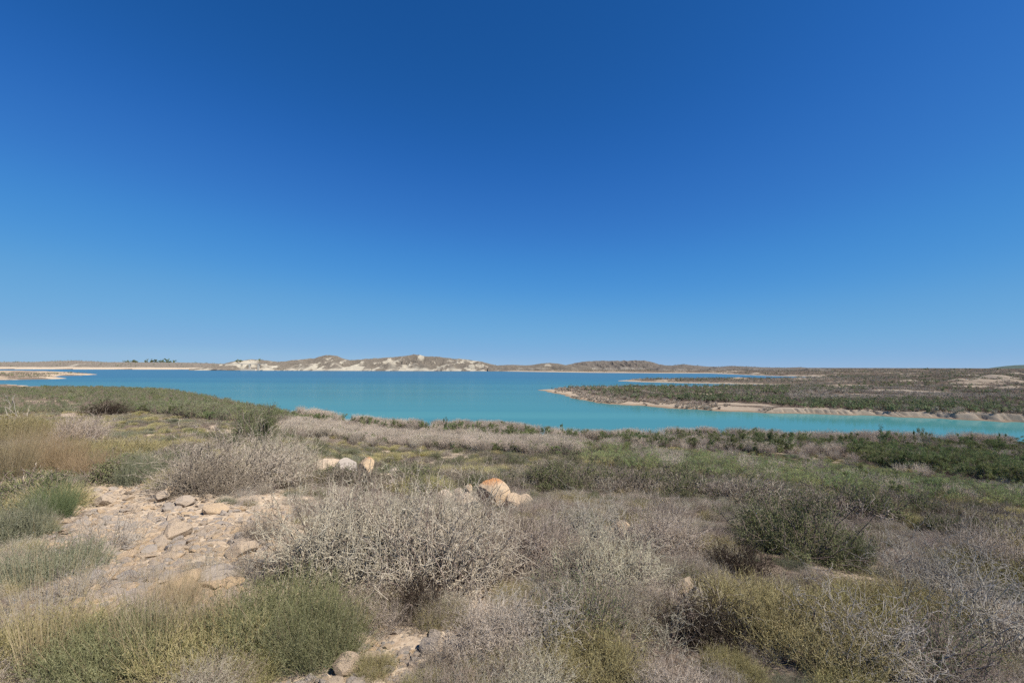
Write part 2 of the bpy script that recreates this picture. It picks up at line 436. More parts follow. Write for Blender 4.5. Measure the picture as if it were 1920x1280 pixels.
def ground_mat():
    m, nt, N = new_mat('dry_soil')
    L = nt.links.new
    geo = N('ShaderNodeNewGeometry')
    bare = N('ShaderNodeAttribute'); bare.attribute_name = 'bare'
    wet = N('ShaderNodeAttribute'); wet.attribute_name = 'wet'
    warm = N('ShaderNodeAttribute'); warm.attribute_name = 'warm'
    def noise(sc, det=8, r=.6):
        n = N('ShaderNodeTexNoise'); n.inputs['Scale'].default_value = sc; n.inputs['Detail'].default_value = det; n.inputs['Roughness'].default_value = r
        L(geo.outputs['Position'], n.inputs[0]); return n.outputs[0]
    nf = noise(9, 8, .7); nm = noise(.9, 6); nl = noise(.06, 6)
    # bare marl
    cr = N('ShaderNodeValToRGB'); e = cr.color_ramp.elements
    e[0].position = .32; e[0].color = (.33, .25, .175, 1); e[1].position = .66; e[1].color = (.66, .56, .43, 1)
    L(nf, cr.inputs[0])
    cw = N('ShaderNodeMix'); cw.data_type = 'RGBA'; cw.blend_type = 'MULTIPLY'; cw.inputs[7].default_value = (1.0, .84, .70, 1)
    L(warm.outputs['Fac'], cw.inputs[0]); L(cr.outputs[0], cw.inputs[6])
    # litter covered soil
    c2 = N('ShaderNodeValToRGB'); e = c2.color_ramp.elements
    e[0].position = .35; e[0].color = (.095, .07, .052, 1); e[1].position = .7; e[1].color = (.33, .26, .20, 1)
    L(nf, c2.inputs[0])
    mxn = N('ShaderNodeMath'); mxn.operation = 'ADD'; L(bare.outputs['Fac'], mxn.inputs[0])
    sb = N('ShaderNodeMath'); sb.operation = 'MULTIPLY_ADD'; sb.inputs[1].default_value = .9; sb.inputs[2].default_value = -.45; L(nm, sb.inputs[0])
    L(sb.outputs[0], mxn.inputs[1])
    rr = N('ShaderNodeMapRange'); rr.inputs[1].default_value = .38; rr.inputs[2].default_value = .62; L(mxn.outputs[0], rr.inputs[0])
    mx = N('ShaderNodeMix'); mx.data_type = 'RGBA'; L(rr.outputs[0], mx.inputs[0]); L(c2.outputs[0], mx.inputs[6]); L(cw.outputs[2], mx.inputs[7])
    # large tone drift
    hs = N('ShaderNodeHueSaturation'); mr = N('ShaderNodeMapRange'); mr.inputs[3].default_value = .8 * ALB; mr.inputs[4].default_value = 1.15 * ALB
    L(nl, mr.inputs[0]); L(mr.outputs[0], hs.inputs['Value']); L(mx.outputs[2], hs.inputs['Color'])
    wm = N('ShaderNodeMix'); wm.data_type = 'RGBA'; wm.blend_type = 'MULTIPLY'; wm.inputs[7].default_value = (.62, .53, .44, 1)
    L(wet.outputs['Fac'], wm.inputs[0]); L(hs.outputs[0], wm.inputs[6])
    vo = N('ShaderNodeTexVoronoi'); vo.inputs['Scale'].default_value = 16; L(geo.outputs['Position'], vo.inputs[0])
    b1 = N('ShaderNodeBump'); b1.inputs['Strength'].default_value = .5; b1.inputs['Distance'].default_value = .03; b1.invert = True; L(vo.outputs['Distance'], b1.inputs['Height'])
    b2 = N('ShaderNodeBump'); b2.inputs['Strength'].default_value = .6; b2.inputs['Distance'].default_value = .05; L(noise(5, 10, .7), b2.inputs['Height']); L(b1.outputs[0], b2.inputs['Normal'])
    p = N('ShaderNodeBsdfDiffuse'); p.inputs['Roughness'].default_value = .8
    L(wm.outputs[2], p.inputs[0]); L(b2.outputs[0], p.inputs['Normal'])
    o = N('ShaderNodeOutputMaterial'); L(p.outputs[0], o.inputs[0])
    return m

def water_mat():
    m, nt, N = new_mat('turquoise_water')
    L = nt.links.new
    geo = N('ShaderNodeNewGeometry')
    # silt colour: greener in the shallow arm to the right, bluer out on the lake
    sp = N('ShaderNodeSeparateXYZ'); L(geo.outputs['Position'], sp.inputs[0])
    a = N('ShaderNodeMapRange'); a.inputs[1].default_value = 60; a.inputs[2].default_value = 900; L(sp.outputs['Y'], a.inputs[0])
    mp = N('ShaderNodeMapping'); mp.inputs['Scale'].default_value = (.0016, .016, 1); L(geo.outputs['Position'], mp.inputs[0])
    nz = N('ShaderNodeTexNoise'); nz.inputs['Scale'].default_value = 1; nz.inputs['Detail'].default_value = 5; L(mp.outputs[0], nz.inputs[0])
    ad = N('ShaderNodeMath'); ad.operation = 'MULTIPLY_ADD'; ad.inputs[1].default_value = .75; L(nz.outputs[0], ad.inputs[0]); L(a.outputs[0], ad.inputs[2])  # noise bands put wind-streak reflections into the water colour
    cr = N('ShaderNodeValToRGB'); e = cr.color_ramp.elements
    e[0].position = .27; e[0].color = (.085, .245, .225, 1); e[1].position = 1.0; e[1].position = 1.25 - .25; e[1].color = (.022, .112, .156, 1)
    x = cr.color_ramp.elements.new(.5); x.color = (.046, .172, .182, 1)
    L(ad.outputs[0], cr.inputs[0])
    df = N('ShaderNodeBsdfDiffuse'); L(cr.outputs[0], df.inputs[0])
    mp2 = N('ShaderNodeMapping'); mp2.inputs['Scale'].default_value = (.7, 1.6, 1); L(geo.outputs['Position'], mp2.inputs[0])
    n2 = N('ShaderNodeTexNoise'); n2.inputs['Scale'].default_value = 1.6; n2.inputs['Detail'].default_value = 6; L(mp2.outputs[0], n2.inputs[0])
    bu = N('ShaderNodeBump'); bu.inputs['Distance'].default_value = .12
    # wind: calm lee by the right-hand bank, ruffled farther out
    mr = N('ShaderNodeMapRange'); mr.inputs[1].default_value = 110; mr.inputs[2].default_value = 420; mr.inputs[3].default_value = .06; mr.inputs[4].default_value = .7
    L(sp.outputs['Y'], mr.inputs[0]); L(mr.outputs[0], bu.inputs['Strength']); L(n2.outputs[0], bu.inputs['Height'])
    gl = N('ShaderNodeBsdfGlossy'); gl.inputs['Roughness'].default_value = .1; gl.inputs[0].default_value = (.9, .95, 1, 1)
    mr3 = N('ShaderNodeMapRange'); mr3.inputs[1].default_value = 150; mr3.inputs[2].default_value = 600; mr3.inputs[3].default_value = .06; mr3.inputs[4].default_value = .25
    L(sp.outputs['Y'], mr3.inputs[0]); L(mr3.outputs[0], gl.inputs['Roughness'])
    L(bu.outputs[0], gl.inputs['Normal'])
    lw = N('ShaderNodeFresnel'); lw.inputs[0].default_value = 1.33
    cl = N('ShaderNodeMapRange'); cl.inputs[1].default_value = .0; cl.inputs[2].default_value = 1.0; cl.inputs[3].default_value = .02; cl.inputs[4].default_value = .45
    L(lw.outputs[0], cl.inputs[0])
    ms = N('ShaderNodeMixShader'); L(cl.outputs[0], ms.inputs[0]); L(df.outputs[0], ms.inputs[1]); L(gl.outputs[0], ms.inputs[2])
    o = N('ShaderNodeOutputMaterial'); L(ms.outputs[0], o.inputs[0])
    return m

def hill_mat(name, pale=(.62, .54, .42), scrub=(.17, .14, .12), bias=0.0, sc=.02):
    m, nt, N = new_mat(name)
    L = nt.links.new
    geo = N('ShaderNodeNewGeometry')
    at = N('ShaderNodeAttribute'); at.attribute_name = 'bare'
    n1 = N('ShaderNodeTexNoise'); n1.inputs['Scale'].default_value = sc; n1.inputs['Detail'].default_value = 8; n1.inputs['Roughness'].default_value = .62; L(geo.outputs['Position'], n1.inputs[0])
    n3 = N('ShaderNodeTexNoise'); n3.inputs['Scale'].default_value = .25; n3.inputs['Detail'].default_value = 5; n3.inputs['Roughness'].default_value = .7; L(geo.outputs['Position'], n3.inputs[0])
    ad = N('ShaderNodeMath'); ad.operation = 'ADD'; L(at.outputs['Fac'], ad.inputs[0]); L(n1.outputs[0], ad.inputs[1])
    r = N('ShaderNodeMapRange'); r.inputs[1].default_value = .80 - bias; r.inputs[2].default_value = 1.16 - bias; L(ad.outputs[0], r.inputs[0])
    c1 = N('ShaderNodeMix'); c1.data_type = 'RGBA'; scrub = tuple(v * ALB for v in scrub); c1.inputs[6].default_value = (*scrub, 1); c1.inputs[7].default_value = (scrub[0] * 2.3, scrub[1] * 2.1, scrub[2] * 1.9, 1)
    r3 = N('ShaderNodeMapRange'); r3.inputs[1].default_value = .35; r3.inputs[2].default_value = .68; L(n3.outputs[0], r3.inputs[0]); L(r3.outputs[0], c1.inputs[0])
    mx = N('ShaderNodeMix'); mx.data_type = 'RGBA'; L(r.outputs[0], mx.inputs[0]); L(c1.outputs[2], mx.inputs[6]); mx.inputs[7].default_value = (*pale, 1)
    mx.inputs[7].default_value = (*[v * ALB for v in pale], 1)
    df = N('ShaderNodeBsdfDiffuse'); df.inputs['Roughness'].default_value = .8; L(mx.outputs[2], df.inputs[0])
    o = N('ShaderNodeOutputMaterial'); L(df.outputs[0], o.inputs[0])
    return m

# ------------------------------------------------------------------ linking
def link(name, data, parent=None, loc=None, rz=None, sc=None):
    o = bpy.data.objects.new(name, data); COL.objects.link(o)
    if parent is not None:
        o.parent = parent
    if loc is not None: o.location = loc
    if rz is not None: o.rotation_euler[2] = rz
    if sc is not None: o.scale = sc if hasattr(sc, '__len__') else (sc, sc, sc)
    return o

def tag(o, label=None, cat=None, group=None, kind=None):
    for k, v in (('label', label), ('category', cat), ('group', group), ('kind', kind)):
        if v: o[k] = v
    return o

# ------------------------------------------------------------------ ground sheet
def build_ground():
    front = np.radians(np.linspace(-54, 54, 1150))
    back = np.radians(np.linspace(54, 306, 90))[1:-1]
    A = np.concatenate([front, back]); nA = len(A)
    Rr = np.concatenate([np.geomspace(.25, 60, 330)[:-1], np.linspace(60, 230, 520)[:-1], np.geomspace(230, 2200, 330)[:-1], np.geomspace(2200, 11500, 36)])
    nR = len(Rr)
    X = Rr[:, None] * np.sin(A)[None]; Y = Rr[:, None] * np.cos(A)[None]
    z, sn, sf, ss, px, steep = [a.reshape(X.shape) for a in zland(X.ravel(), Y.ravel(), True)]
    D = np.hypot(X, Y)
    # small relief near the eye
    z = z + (fbm(X * 6, Y * 6, 4, 91) - .5) * .07 * (D < 30)
    bare = np.zeros_like(z)
    # beaches, banks and rubble slope are bare
    bare = np.maximum(bare, (sn > -5) * sstep(7, 2, sn))
    bare = np.maximum(bare, (sf > -5) * sstep(1, .4, sf / (7 + 12 * fbm(X / 12, Y / 12, 3, 83))))
    bare = np.maximum(bare, (sf > -5) * steep * sstep(7, 3, sf))
    farsh = (sf > 0) * sstep(900, 1300, D)
    bare = np.maximum(bare, farsh * np.where(px < 430, sstep(330, 180, sf), sstep(60, 20, sf)))
    bare = np.maximum(bare, (ss > -5) * (.35 + .65 * sstep(.45, .6, fbm(X / 60, Y / 25, 4, 66))))
    patch = fbm(X / 40, Y / 22, 5, 61)
    bare = np.maximum(bare, (sf > 12) * sstep(.60, .70, patch) * .9)
    bare = np.maximum(bare, (sn > 10) * sstep(.58, .70, fbm(X / 5, Y / 5, 5, 63)) * .8)
    # rubble slope in the left foreground
    qx, qy = to_px(X, Y, z)
    bare = np.where((D < 14) & (Y > 0), np.maximum(bare, .8 * sstep(100, 200, qx) * sstep(700, 560, qx)), bare)
    bare = np.where((D < 5) & (Y > 0), np.maximum(bare, .8 * sstep(570, 640, qx) * sstep(960, 880, qx)), bare)
    bare = np.where((D < 30) & (Y > 0), np.maximum(bare, .22 + .35 * sstep(.5, .62, fbm(X / 2.5, Y / 2.5, 4, 65))), bare)
    bare = np.maximum(bare, .34 * (sf > 0) * (D < 1400))
    bare = np.maximum(bare, (sf > 0) * dunes(X, Y)[1])
    zz = np.clip(z, -1, 3)
    wet = ((sn > -3) | (sf > -3) | (ss > -3)) * sstep(.36, .10, zz) * (D < 400) * .75
    warm = np.where(sf > 0, .15 * (D < 500) * (1 - steep), .25)
    V = np.stack([X, Y, z], -1).reshape(-1, 3)
    i = np.arange(nR - 1)[:, None] * nA; j = np.arange(nA)[None]; j2 = (j + 1) % nA
    Fq = np.stack([i + j, i + nA + j, i + nA + j2, i + j2], -1).reshape(-1, 4)[:, ::-1]
    # close the little hole under the eye
    V = np.concatenate([V, [[0, 0, zland(np.array([0.]), np.array([0.]))[0]]]])
    c = len(V) - 1
    Ft = np.stack([np.arange(nA), np.full(nA, c), (np.arange(nA) + 1) % nA], 1)[:, ::-1]
    ap = lambda a: np.append(np.broadcast_to(a, X.shape).ravel(), 0.5)
    me = mk_mesh('ground', V, [Fq, Ft], [ground_mat()], {'bare': ap(bare), 'wet': ap(wet), 'warm': ap(warm)}, True)
    tag(link('ground', me), kind='structure')
build_ground()

def build_water():
    s = 11600
    V = np.array([[-s, -s, 0], [s, -s, 0], [s, s, 0], [-s, s, 0]], float)
    tag(link('water', mk_mesh('water', V, [np.array([[0, 1, 2, 3]])], [water_mat()])), kind='structure')
build_water()

# ------------------------------------------------------------------ hills beyond the lake
def hills(name, prof, D0, depth, mat, seed, foot=0.0, rough=.30, step=2.2, barefn=None, base=1.0, label=None, gx_=36, gy_=85):
    """ridge whose skyline passes through the given photo points when it stands D0..D0+depth away"""
    p = np.array(prof, float)
    pxs = np.linspace(p[0, 0], p[-1, 0], int((p[-1, 0] - p[0, 0]) * 1.6))
    ys = np.interp(pxs, p[:, 0], p[:, 1])
    nv = int(depth / (step * 1.6))
    u = np.linspace(0, 1, nv)
    ridge_at = .42
    Dr = D0 + depth * ridge_at
    # height needed at the ridge
    dr = ray(pxs, ys); t = Dr / dr[:, 1]; hz = H + dr[:, 2] * t
    D = (D0 + depth * u)[:, None]
    X = (ray(pxs, ys * 0 + 688)[:, 0] / ray(pxs, ys * 0 + 688)[:, 1])[None] * D
    Y = D + 0 * X
    env = np.where(u < ridge_at, np.sin(u / ridge_at * np.pi / 2) ** 1.15, np.cos((u - ridge_at) / (1 - ridge_at) * np.pi / 2))[:, None]
    rid = fbm(X / gx_ + seed + .25 * fbm(X / 60, Y / 60, 3, seed + 4), Y / gy_, 5, seed, True)
    ero = 1 - rough * (1 - rid) * 2 * np.clip(np.abs(u[:, None] - ridge_at) * 5, 0.12, 1)
    mound = np.exp(-((u[:, None] - .10) / .07) ** 2) * np.maximum(fbm(X / 34, Y / 60, 3, seed + 9) - .38, 0) * 34
    z = base + (hz[None] - base) * env * ero + mound * sstep(0, 14, hz)[None] * .8
    z = np.where(u[:, None] < .002, -2, z)
    bare = np.zeros_like(z)
    if barefn: bare = barefn(X, Y, z, u[:, None] + 0 * z, rid, pxs[None] + 0 * z)
    V = np.stack([X, Y, z], -1).reshape(-1, 3)
    n = len(pxs)
    i = np.arange(nv - 1)[:, None] * n; j = np.arange(n - 1)[None]
    Fq = np.stack([i + j, i + j + 1, i + n + j + 1, i + n + j], -1).reshape(-1, 4)
    me = mk_mesh(name, V, [Fq], [mat], {'bare': bare.ravel()}, True)
    o = link(name, me); tag(o, label, kind='structure')
    return X, Y, z

def bare_main(X, Y, z, u, rid, px):
    low = sstep(.07, .02, u) * .35 * (fbm(X / 40, Y / 400, 3, 319) > .45) + sstep(.3, .1, u) * .10
    scar = sstep(.54, .70, fbm(X / 26, Y / 45, 5, 313)) * .42 + sstep(.5, .62, fbm(X / 70, Y / 60, 3, 317)) * .14
    cut = np.exp(-((px - 738) / 12) ** 2) * .22 + np.exp(-((px - 640) / 12) ** 2) * .2 * (u < .3) + np.exp(-((px - 870) / 22) ** 2) * .25 * (u > .3) + .5 * np.exp(-((px - 462) / 24) ** 4) * (u > .12) * (u < .36)
    return low + scar + cut + sstep(.5, .9, rid) * .12
HM = hill_mat('pale_marl_hills', (.51, .46, .365), (.128, .117, .10), .05, .03)
HM2 = hill_mat('mesa_scrub', (.48, .43, .35), (.135, .124, .11), .0, .035)
HM3 = hill_mat('distant_scrub', (.48, .43, .35), (.135, .124, .11), .0, .012)
main = hills('hills', [(355, 691), (380, 689), (405, 684.5), (420, 681), (440, 676), (470, 673), (500, 675), (520, 677.5), (560, 673.5), (590, 670.5), (605, 666), (618, 663.5), (630, 665.5),
              (645, 672), (660, 674.8), (680, 672), (700, 671), (720, 670), (740, 668), (760, 666), (776, 663.2), (790, 665), (830, 669), (850, 671), (870, 672.5), (900, 676.5),
              (920, 682), (940, 686.5), (955, 689)], 1530, 520, HM, 3, barefn=bare_main, rough=.60)
quarry = hills('hills', [(915, 688), (935, 684.5), (960, 683.5), (985, 684.5), (1000, 683.5), (1015, 681), (1030, 680), (1046, 681), (1060, 684), (1090, 684), (1110, 687)], 1500, 300, HM, 14,
               barefn=lambda X, Y, z, u, r, px: sstep(.3, .05, u) * .25 + .45 * np.exp(-((px - 1027) / 8.0) ** 4 - ((u - .27) / .10) ** 4), rough=.22)
mesa = hills('hills', [(1035, 688), (1060, 684), (1085, 678.5), (1100, 676.5), (1140, 675.2), (1190, 674.6), (1215, 675.2), (1228, 679), (1236, 682.5), (1255, 684.5), (1275, 689)], 1560, 420, HM2, 25,
             barefn=lambda X, Y, z, u, r, px: sstep(.16, .04, u) * .35 + sstep(.5, .85, r) * .15, rough=.55, gx_=26, gy_=60)
low1 = hills('hills', [(1215, 690), (1240, 686), (1262, 684.5), (1282, 682.6), (1300, 684.5), (1330, 687), (1350, 687.5), (1372, 685.5), (1400, 687), (1440, 688.5), (1475, 689), (1500, 688), (1520, 689.5), (1560, 691.6)], 1300, 500, HM2, 36,
             barefn=lambda X, Y, z, u, r, px: sstep(.22, .03, u) * .4)
leftp = hills('hills', [(-500, 679), (-200, 679), (0, 678.3), (60, 678.3), (110, 676.5), (140, 675.6), (170, 677), (200, 678.5), (330, 679), (400, 681), (470, 684), (520, 688)], 2050, 700, HM3, 47,
              barefn=lambda X, Y, z, u, r, px: sstep(.62, .8, fbm(X / 120, Y / 90, 4, 515)) * .4 + .2 * np.exp(-((px - 140) / 30) ** 2), rough=.2, step=4)
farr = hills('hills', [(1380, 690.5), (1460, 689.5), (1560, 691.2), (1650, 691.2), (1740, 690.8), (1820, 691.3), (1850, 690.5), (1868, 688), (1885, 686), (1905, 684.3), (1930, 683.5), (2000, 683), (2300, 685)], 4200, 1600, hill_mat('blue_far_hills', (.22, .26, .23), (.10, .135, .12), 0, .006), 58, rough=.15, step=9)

# ------------------------------------------------------------------ plant forms
def tube_mesh(name, g, mat, k=3, floor=.0):
    P0, P1, R0, R1, T = g
    V, Fq, Tt = tubes(P0, P1, np.maximum(R0, floor), np.maximum(R1, floor), T, k)
    return mk_mesh(name, V, [Fq], [mat], {'tint': Tt}, True)

def leaf_mesh(name, rng, C, size, mat, T=None):
    V, Fq, Tt = leaves(rng, C, size, rng.uniform(0, 1, len(C)) if T is None else T)
    return mk_mesh(name, V, [Fq], [mat], {'tint': Tt})

def split_levels(rng, g):
    P0, P1, R0, R1, L = g
    T = np.clip(.25 + .12 * L + rng.uniform(-.25, .35, len(L)), 0, 1)
    m = L < 1
    return [a[m] for a in (P0, P1, R0, R1, T * .6)], [a[~m] for a in (P0, P1, R0, R1, T)]

FORMS = {}
M['shadecolour'] = plant_mat('painted_shade_twigs', (.035, .027, .02), (.13, .10, .075), .1, 0)  # near-black colour that stands for shade in hollows under shrubs
def form(kind, parts):
    FORMS.setdefault(kind, []).append(parts)

def dims(parts):
    mx = 0; hz = 0
    for _, me in parts:
        a = np.empty(len(me.vertices) * 3, np.float32); me.vertices.foreach_get('co', a); a = a.reshape(-1, 3)
        mx = max(mx, np.percentile(np.hypot(a[:, 0], a[:, 1]), 95)); hz = max(hz, np.percentile(a[:, 2], 98))
    return 2 * mx, hz

def dry_bush(kind, n, seed, cap, m1, m2, step=.055, life=17, r0=.0065, bp=.30, spread=1.0, jit=.22, up=.03, floor=.0019, thorn=.25, n0=46, cang=.75, base=.12, extra=None):
    for i in range(n):
        rng = np.random.default_rng(seed + i)
        g = grow(rng, n0, base, step, life, jit, up, bp, cang, r0, .93, spread, cap, thorn)
        a, b = split_levels(rng, g)
        P = [('stem', tube_mesh('stem', a, M[m1], 3, floor)), ('twigs', tube_mesh('twigs', b, M[m2], 3, floor))]
        if extra:
            P.append(('seed_stalks', tube_mesh('seed_stalks', blades(rng, 60, base, .62, .5, .0018, 6, .9, .01), M[extra])))
        form(kind, P)

dry_bush('dry', 5, 100, 42000, 'bark', 'dry', step=.034, life=25, jit=.33, bp=.26, up=.05, r0=.0058, floor=.00085, n0=84, cang=.95, thorn=.3)
dry_bush('drybrown', 2, 120, 24000, 'bark', 'drybrown', step=.034, life=22, jit=.35, bp=.27, thorn=.1, up=.06, r0=.005, floor=.0013, n0=70)
dry_bush('shadetwigs', 2, 125, 24000, 'shadecolour', 'shadecolour', step=.034, life=20, jit=.3, bp=.27, thorn=.1, up=.02, r0=.005, floor=.0016, n0=90)  # added twigs, coloured near black to paint shade under other shrubs
dry_bush('hollow', 2, 130, 5200, 'bark', 'dry', step=.05, life=22, r0=.007, bp=.17, spread=1.15, jit=.3, up=-.03, floor=.0018, n0=34)
dry_bush('spiny', 3, 140, 17000, 'whitewood', 'greyfine', step=.045, life=24, r0=.0075, bp=.20, jit=.42, cang=1.0, floor=.0015, thorn=.45, n0=44)
dry_bush('greyfine', 2, 150, 11000, 'bark', 'greyfine', step=.034, life=19, r0=.0035, bp=.3, jit=.2, up=.07, floor=.0012, thorn=0, spread=.9)
dry_bush('deadbranch', 1, 160, 900, 'whitewood', 'whitewood', step=.13, life=12, r0=.022, bp=.28, jit=.25, up=.03, floor=.004, thorn=0, spread=1.1, n0=6)
# light forms for the slope
dry_bush('drysmall', 4, 200, 4200, 'bark', 'dry', step=.06, life=12, r0=.006, bp=.34, floor=.0036, thorn=.15, n0=38, spread=1.05, jit=.38, cang=.95)
dry_bush('brownsmall', 3, 210, 3800, 'scrubbrown', 'scrubbrown', step=.055, life=12, jit=.35, r0=.006, bp=.34, floor=.004, thorn=.1, n0=34, spread=1.1)
dry_bush('greysmall', 2, 220, 3600, 'bark', 'greyfine', step=.045, life=12, jit=.3, r0=.005, bp=.34, floor=.0033, thorn=0, n0=40, spread=1.0)

def leafy_bush(kind, n, seed, m_leaf, cap, nleaf, size, step=.05, life=15, floor=.002, **kw):
    for i in range(n):
        rng = np.random.default_rng(seed + i)
        g = grow(rng, 46, .14, step, life, .2, .03, .3, .7, .007, .93, kw.get('spread', 1.0), cap, 0)
        a, b = split_levels(rng, g)
        s = [np.concatenate([u, v]) for u, v in zip(a, b)]
        tip = np.concatenate([b[1]] * 4)
        c = tip[rng.integers(0, len(tip), nleaf)] + rng.normal(size=(nleaf, 3)) * step * .5
        c[:, 2] = np.maximum(c[:, 2], .02)
        form(kind, [('stem', tube_mesh('stem', s, M['bark'], 3, floor)), ('foliage', leaf_mesh('foliage', rng, c, size, M[m_leaf]))])
leafy_bush('green', 2, 300, 'leafgreen', 7000, 26000, .0085)
leafy_bush('spinyleaf', 2, 310, 'bright', 7000, 5000, .009, life=16)

def tuft(kind, n, seed, mat, nb, h, lean, w, base_r=.16, parts=('stems',), nseg=4, curl=.6, droop=.0, mat2=None, side=0):
    for i in range(n):
        rng = np.random.default_rng(seed + i)
        g = blades(rng, nb, base_r, h, lean, w, nseg, curl, droop)
        if side:
            P0, P1, R0, R1, T = g
            m = (P1[:, 2] > h * .12) & (rng.uniform(size=len(P0)) < side)
            d = (P1 - P0)[m]; L = np.linalg.norm(d, axis=1, keepdims=True); d = d / L + rng.normal(size=d.shape) * .42
            q = P1[m] + d * L * rng.uniform(.5, 1.1, (m.sum(), 1))
            d2 = d + rng.normal(size=d.shape) * .3; q2 = q + d2 * L * .6
            g = [np.concatenate(c) for c in zip(g, (P1[m], q, R1[m], R1[m] * .8, T[m]), (q, q2, R1[m] * .8, R1[m] * .5, T[m]))]
        P = [('stems', tube_mesh('stems', g, M[mat]))]
        if mat2:
            g2 = blades(rng, nb // 12, base_r, h * 1.35, lean * .7, w * 1.2, nseg + 1, curl * .6, droop)
            P.append(('seed_stalks', tube_mesh('seed_stalks', g2, M[mat2])))
        form(kind, P)
dry_bush('rush', 3, 400, 30000, 'rush', 'rush', step=.034, life=16, jit=.26, up=.14, bp=.24, r0=.0026, floor=.0010, thorn=.25, n0=520, cang=.45, base=.30, spread=.62, extra='straw')
dry_bush('olive', 3, 410, 28000, 'olive', 'olive', step=.034, life=15, jit=.30, up=.12, bp=.24, r0=.0026, floor=.0011, thorn=.25, n0=480, cang=.5, base=.30, spread=.72, extra='straw')
tuft('straw', 2, 420, 'straw', 150, .8, .5, .0024, .3, droop=.03, curl=.8, nseg=6)
tuft('strawdense', 2, 425, 'straw', 900, .6, .6, .0019, .20, droop=.03, curl=1.0, nseg=5, side=.3)
tuft('orange', 2, 430, 'orange', 1000, .5, .7, .0018, .22, droop=.02, curl=1.4, side=.6)
tuft('bright', 2, 440, 'bright', 1300, .33, .8, .0018, .2, curl=1.5, side=.6)
dry_bush('greygreen', 2, 450, 26000, 'greygreen', 'greygreen', step=.03, life=13, jit=.34, up=.08, bp=.25, r0=.0026, floor=.0010, thorn=.25, n0=480, cang=.6, base=.34, spread=.85)
# low cushion shrubs on the slope
def cushion(kind, n, seed, mat, nb=900, h=.45, w=.0055):
    for i in range(n):
        rng = np.random.default_rng(seed + i)
        g = blades(rng, nb * 2, .22, h * .85, 1.3, w * .62, 4, 2.0, 0)
        form(kind, [('stems', tube_mesh('stems', g, M[mat]))])
cushion('olivesmall', 3, 500, 'olive')
cushion('yellowsmall', 2, 510, 'yellow', 700, .38)
cushion('greengrey', 2, 520, 'greygreen', 900, .5)

def tamarisk(kind, n, seed, mat, h=2.4, nl=1500, puffs=26, width=.9, size=.06, tall=False, lmat=None):
    for i in range(n):
        rng = np.random.default_rng(seed + i)
        ns = 9 if not tall else 3
        g = grow(rng, ns, .18 * h / 2.4, h / 10, 9, .13, .10, .42 if not tall else .3, .5, .022 * h / 2.4, .88, .62 * width, 900, 0)
        P0, P1, R0, R1, L = g
        T = rng.uniform(0, 1, len(L)) * .6
        zmax = P1[:, 2].max(); f = h * .93 / zmax
        P0 = P0 * [f ** .5, f ** .5, f]; P1 = P1 * [f ** .5, f ** .5, f]
        st = tube_mesh('stem', [P0, P1, R0, R1, T], M[lmat or 'bark'], 3, .008)
        cand = P1[(P1[:, 2] > h * (.30 if not tall else .55))]
        pc = cand[rng.integers(0, len(cand), puffs)] + rng.normal(size=(puffs, 3)) * .08
        pr = rng.uniform(.13, .30, puffs) * h / 2.4
        k = rng.integers(0, puffs, nl)
        d = rng.normal(size=(nl, 3)); d /= np.linalg.norm(d, axis=1, keepdims=True)
        C = pc[k] + d * (pr[k] * rng.uniform(.2, 1.1, nl) ** .6)[:, None] * [1, 1, .85]
        T = np.clip(rng.uniform(0, 1, nl) * .5 + rng.uniform(0, .5, puffs)[k], 0, 1)
        form(kind, [('stem', st), ('foliage', leaf_mesh('foliage', rng, C, size * h / 2.4, M[mat], T))])
tamarisk('tam', 4, 600, 'tam')
tamarisk('tamdense', 3, 605, 'tam', 2.0, 1600, 46, 1.3, .12)
tamarisk('tamlight', 4, 610, 'tamlight', 1.5, 1300, 30, 1.3, .05)
tamarisk('tamgrey', 4, 620, 'tamgrey', 1.5, 1300, 30, 1.35, .055)
tamarisk('tambrown', 2, 630, 'scrubbrown', 1.6, 900, 22, 1.3, .055)
tamarisk('tamtall', 3, 640, 'tam', 3.6, 900, 13, .55, .05, True)
# far, simple forms
tamarisk('tamfar', 3, 650, 'fartam', 2.6, 260, 16, 1.2, .17)
tamarisk('tamgreyfar', 3, 660, 'fargrey', 1.6, 200, 16, 1.6, .15)
tamarisk('brownfar', 4, 670, 'farbrown', 1.5, 200, 18, 1.7, .14, lmat='farbrown')

dry_bush('drymid', 2, 240, 8000, 'bark', 'dry', step=.05, life=17, jit=.4, bp=.27, up=.06, r0=.007, floor=.0026, n0=50, cang=.95, thorn=.2)
dry_bush('brownmid', 2, 250, 7000, 'scrubbrown', 'scrubbrown', step=.05, life=16, jit=.35, bp=.27, up=.06, r0=.007, floor=.003, n0=50, thorn=.1)
leafy_bush('greensmall', 2, 330, 'leafgreen', 2500, 7000, .016, step=.055, life=13, floor=.004)

def thicket(kind, n, seed, mat, h=1.9, nb=200, w=.010, lean=.42):
    for i in range(n):
        rng = np.random.default_rng(seed + i)
        g = blades(rng, nb, .45, h, lean, w, 5, 1.2, 0)
        # fine side twigs
        P0, P1, R0, R1, T = g
        m = (P1[:, 2] > h * .3) & (rng.uniform(size=len(P0)) < .8)
        d = rng.normal(size=(m.sum(), 3)) * [1, 1, .5] + [0, 0, .7]; d /= np.linalg.norm(d, axis=1, keepdims=True)
        q = P1[m] + d * h * rng.uniform(.08, .2, (m.sum(), 1))
        g = [np.concatenate(c) for c in zip(g, (P1[m], q, R1[m] * .8, R1[m] * .5, T[m]))]
        form(kind, [('stems', tube_mesh('stems', g, M[mat], 3, w * .55))])
thicket('thicket', 4, 700, 'thicket')
thicket('thicketfar', 2, 710, 'thicket', 1.6, 90, .02)

